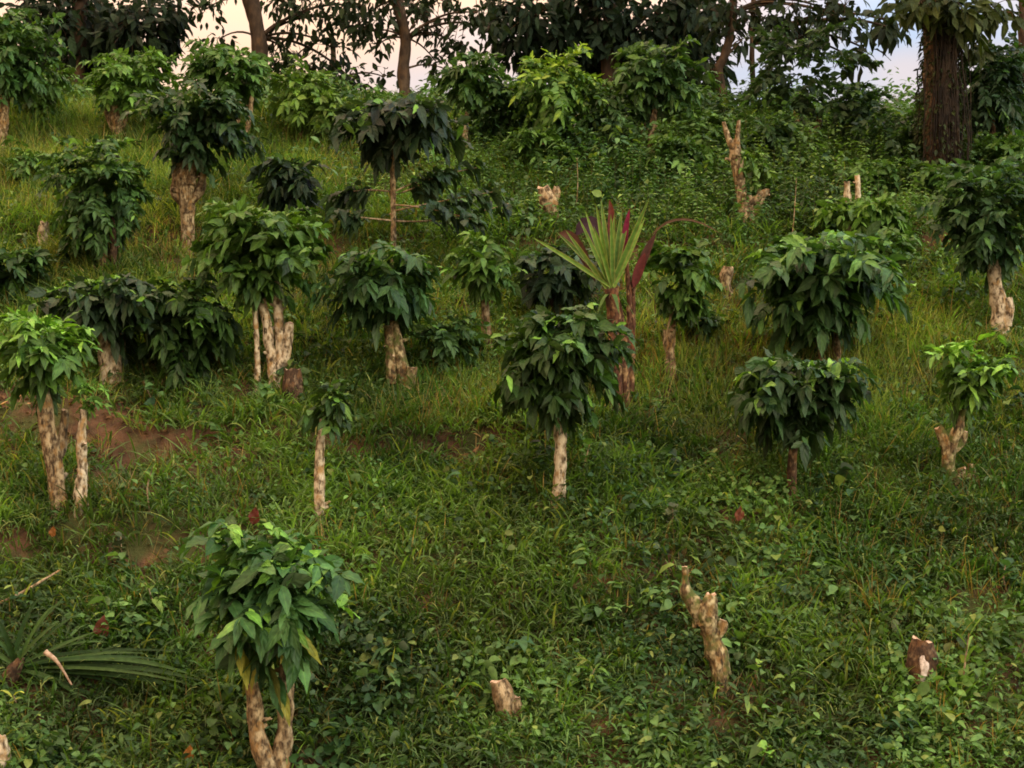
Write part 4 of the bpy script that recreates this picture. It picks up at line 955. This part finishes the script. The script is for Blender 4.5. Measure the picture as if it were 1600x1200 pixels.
def w_weed(px, py, x, y):
    w = (.35 + .5 * ss(800, 1050, py) + .5 * blob(px, py, 1100, 330, 420, 110) + .3 * blob(px, py, 300, 680, 200, 60)) * (fbm(x * 1.0, y * 1.0, 301, 3) > .53)
    return np.clip(w * (1 - soil(px, py)), 0, 1)
P, px, py = scatter(2300, w_weed, 8); n = len(P); nb = 9; m = n * nb; i = np.repeat(np.arange(n), nb)
a = rng.uniform(0, 6.28, m); r = rng.random(m) * .07; sz = (rng.uniform(.6, 1.3, n))[i]
pos = P[i] + np.stack([np.cos(a) * r, np.sin(a) * r, rng.uniform(.04, .26, m) * sz], 1)
L = rng.uniform(.07, .15, m) * sz; asp = np.where(rng.random(n) < .5, .34, .62)[i]
mb = MB(); mb.add(*leaves(pos, np.stack([np.cos(a), np.sin(a), rng.uniform(-.2, .9, m)], 1), UP + rng.normal(0, .5, (m, 3)), L, L * asp * rng.uniform(.85, 1.15, m), rng.uniform(.2, .8, m), colmix((.016, .046, .020), (.046, .100, .030), (.09, .15, .035), 57)(P[i, 0] * 2, P[i, 1] * 2, None, None), nt=6, ncol=3, fold=.25, wave=.04))
tag(mb.build('weeds', M_HERB), 'patches of larger-leaved green weeds between the grass', 'weeds', kind='stuff')

# rank herbs along the crest itself so the skyline is uneven
def w_crest(px, py, x, y): return np.clip(ss(22.0, 22.8, y) * (.5 + .8 * (patch(x, y, .8, 66) > .45)) + .75 * blob(px, py, 1130, 250, 480, 80) * (patch(x, y, 1.0, 67) > .46), 0, 1)
P, px, py = scatter(4600, w_crest, 6); n = len(P); nb = 18; m = n * nb; i = np.repeat(np.arange(n), nb)
a = rng.uniform(0, 6.28, m); r = np.sqrt(rng.random(m)) * .22
pos = P[i] + np.stack([np.cos(a) * r, np.sin(a) * r, rng.uniform(.02, .55, m) * (.4 + 2.6 * np.clip(fbm(P[:, 0] * 1.1, P[:, 1] * 1.1, 70) - .35, 0, 1))[i]], 1)
d = np.stack([np.cos(a), np.sin(a), rng.uniform(-.5, .5, m)], 1); L = rng.uniform(.08, .17, m)
mb = MB(); mb.add(*leaves(pos, d, UP + rng.normal(0, .4, (m, 3)), L, L * .5, rng.uniform(.1, .6, m), colmix((.020, .054, .022), (.048, .104, .034), (.08, .13, .035), 47)(pos[:, 0], pos[:, 1], None, None), nt=4, ncol=3, fold=.2))
tag(mb.build('crest_undergrowth', M_HERB), 'dark tangle of leafy plants along the crest', 'undergrowth', kind='stuff')

# ------------------------------------------------------------------ light, sky, camera
SUN_EL, SUN_AZ = math.radians(24), math.radians(125)     # azimuth clockwise from +Y: behind the camera, to its right
w = bpy.data.worlds.new('World'); scene.world = w; w.use_nodes = True
nd, lk = w.node_tree.nodes, w.node_tree.links; nd.clear()
out = N(nd, 'ShaderNodeOutputWorld'); bg = N(nd, 'ShaderNodeBackground'); lk.new(bg.outputs[0], out.inputs['Surface'])
sky = N(nd, 'ShaderNodeTexSky', sky_type='NISHITA', sun_disc=False, sun_elevation=SUN_EL, sun_rotation=SUN_AZ)
sky.air_density = 1.3; sky.dust_density = 2.0
tc = N(nd, 'ShaderNodeTexCoord'); mp = N(nd, 'ShaderNodeMapping'); mp.inputs['Scale'].default_value = (1, 1, 2.2); lk.new(tc.outputs['Generated'], mp.inputs['Vector'])
no = N(nd, 'ShaderNodeTexNoise'); no.inputs['Scale'].default_value = 2.6; no.inputs['Detail'].default_value = 4; lk.new(mp.outputs[0], no.inputs['Vector'])
r = N(nd, 'ShaderNodeValToRGB'); e = r.color_ramp.elements; e[0].position = .36; e[0].color = (.50, .58, .76, 1); e[1].position = .56; e[1].color = (1.15, .70, .40, 1)
sx = N(nd, 'ShaderNodeSeparateXYZ'); lk.new(tc.outputs['Generated'], sx.inputs['Vector'])
wm = N(nd, 'ShaderNodeMath', operation='MULTIPLY_ADD'); wm.inputs[1].default_value = -.30; lk.new(sx.outputs['X'], wm.inputs[0]); lk.new(no.outputs['Fac'], wm.inputs[2])
lk.new(wm.outputs[0], r.inputs['Fac'])
cl = N(nd, 'ShaderNodeMix', data_type='RGBA', blend_type='MULTIPLY'); cl.inputs['Factor'].default_value = 1; lk.new(r.outputs['Color'], cl.inputs['A']); cl.inputs['B'].default_value = (8.5, 8.5, 8.5, 1)
mx = N(nd, 'ShaderNodeMix', data_type='RGBA'); mx.inputs['Factor'].default_value = .75; lk.new(sky.outputs[0], mx.inputs['A']); lk.new(cl.outputs['Result'], mx.inputs['B'])
sp = N(nd, 'ShaderNodeSeparateXYZ'); lk.new(tc.outputs['Generated'], sp.inputs['Vector'])
el = N(nd, 'ShaderNodeMapRange', clamp=True); el.inputs['From Min'].default_value = .22; el.inputs['From Max'].default_value = .75; el.inputs['To Min'].default_value = .80; el.inputs['To Max'].default_value = 3.0
lk.new(sp.outputs['Z'], el.inputs['Value'])      # a cloud layer is brighter overhead than low over the horizon
m2 = N(nd, 'ShaderNodeMix', data_type='RGBA', blend_type='MULTIPLY'); m2.inputs['Factor'].default_value = 1; lk.new(mx.outputs['Result'], m2.inputs['A']); lk.new(el.outputs['Result'], m2.inputs['B'])
lk.new(m2.outputs['Result'], bg.inputs['Color']); bg.inputs['Strength'].default_value = .11

sl = bpy.data.lights.new('evening_sun', 'SUN'); sl.energy = 1.25; sl.angle = math.radians(20); sl.color = (1, .78, .52)
so = bpy.data.objects.new('evening_sun', sl); COL.objects.link(so); so.location = (8, -10, 12)
from mathutils import Vector
sd = Vector((math.sin(SUN_AZ) * math.cos(SUN_EL), math.cos(SUN_AZ) * math.cos(SUN_EL), math.sin(SUN_EL)))
so.rotation_euler = (-sd).to_track_quat('-Z', 'Y').to_euler()

cam = bpy.data.cameras.new('camera'); co = bpy.data.objects.new('camera', cam); COL.objects.link(co)
co.location = (0, 0, 0); co.rotation_euler = (math.radians(90), 0, 0)
cam.sensor_width = 36; cam.lens = 36 * F / 1600; cam.clip_start = .1; cam.clip_end = 3000
scene.camera = co
scene.view_settings.view_transform = 'Standard'; scene.view_settings.look = 'None'
scene.view_settings.exposure = .85; scene.view_settings.gamma = 1
cy = scene.cycles
cy.max_bounces = 5; cy.diffuse_bounces = 3; cy.glossy_bounces = 2; cy.transmission_bounces = 3; cy.transparent_max_bounces = 4
cy.use_denoising = True; cy.filter_width = 1.8
try: cy.denoiser = 'OPENIMAGEDENOISE'
except Exception: pass
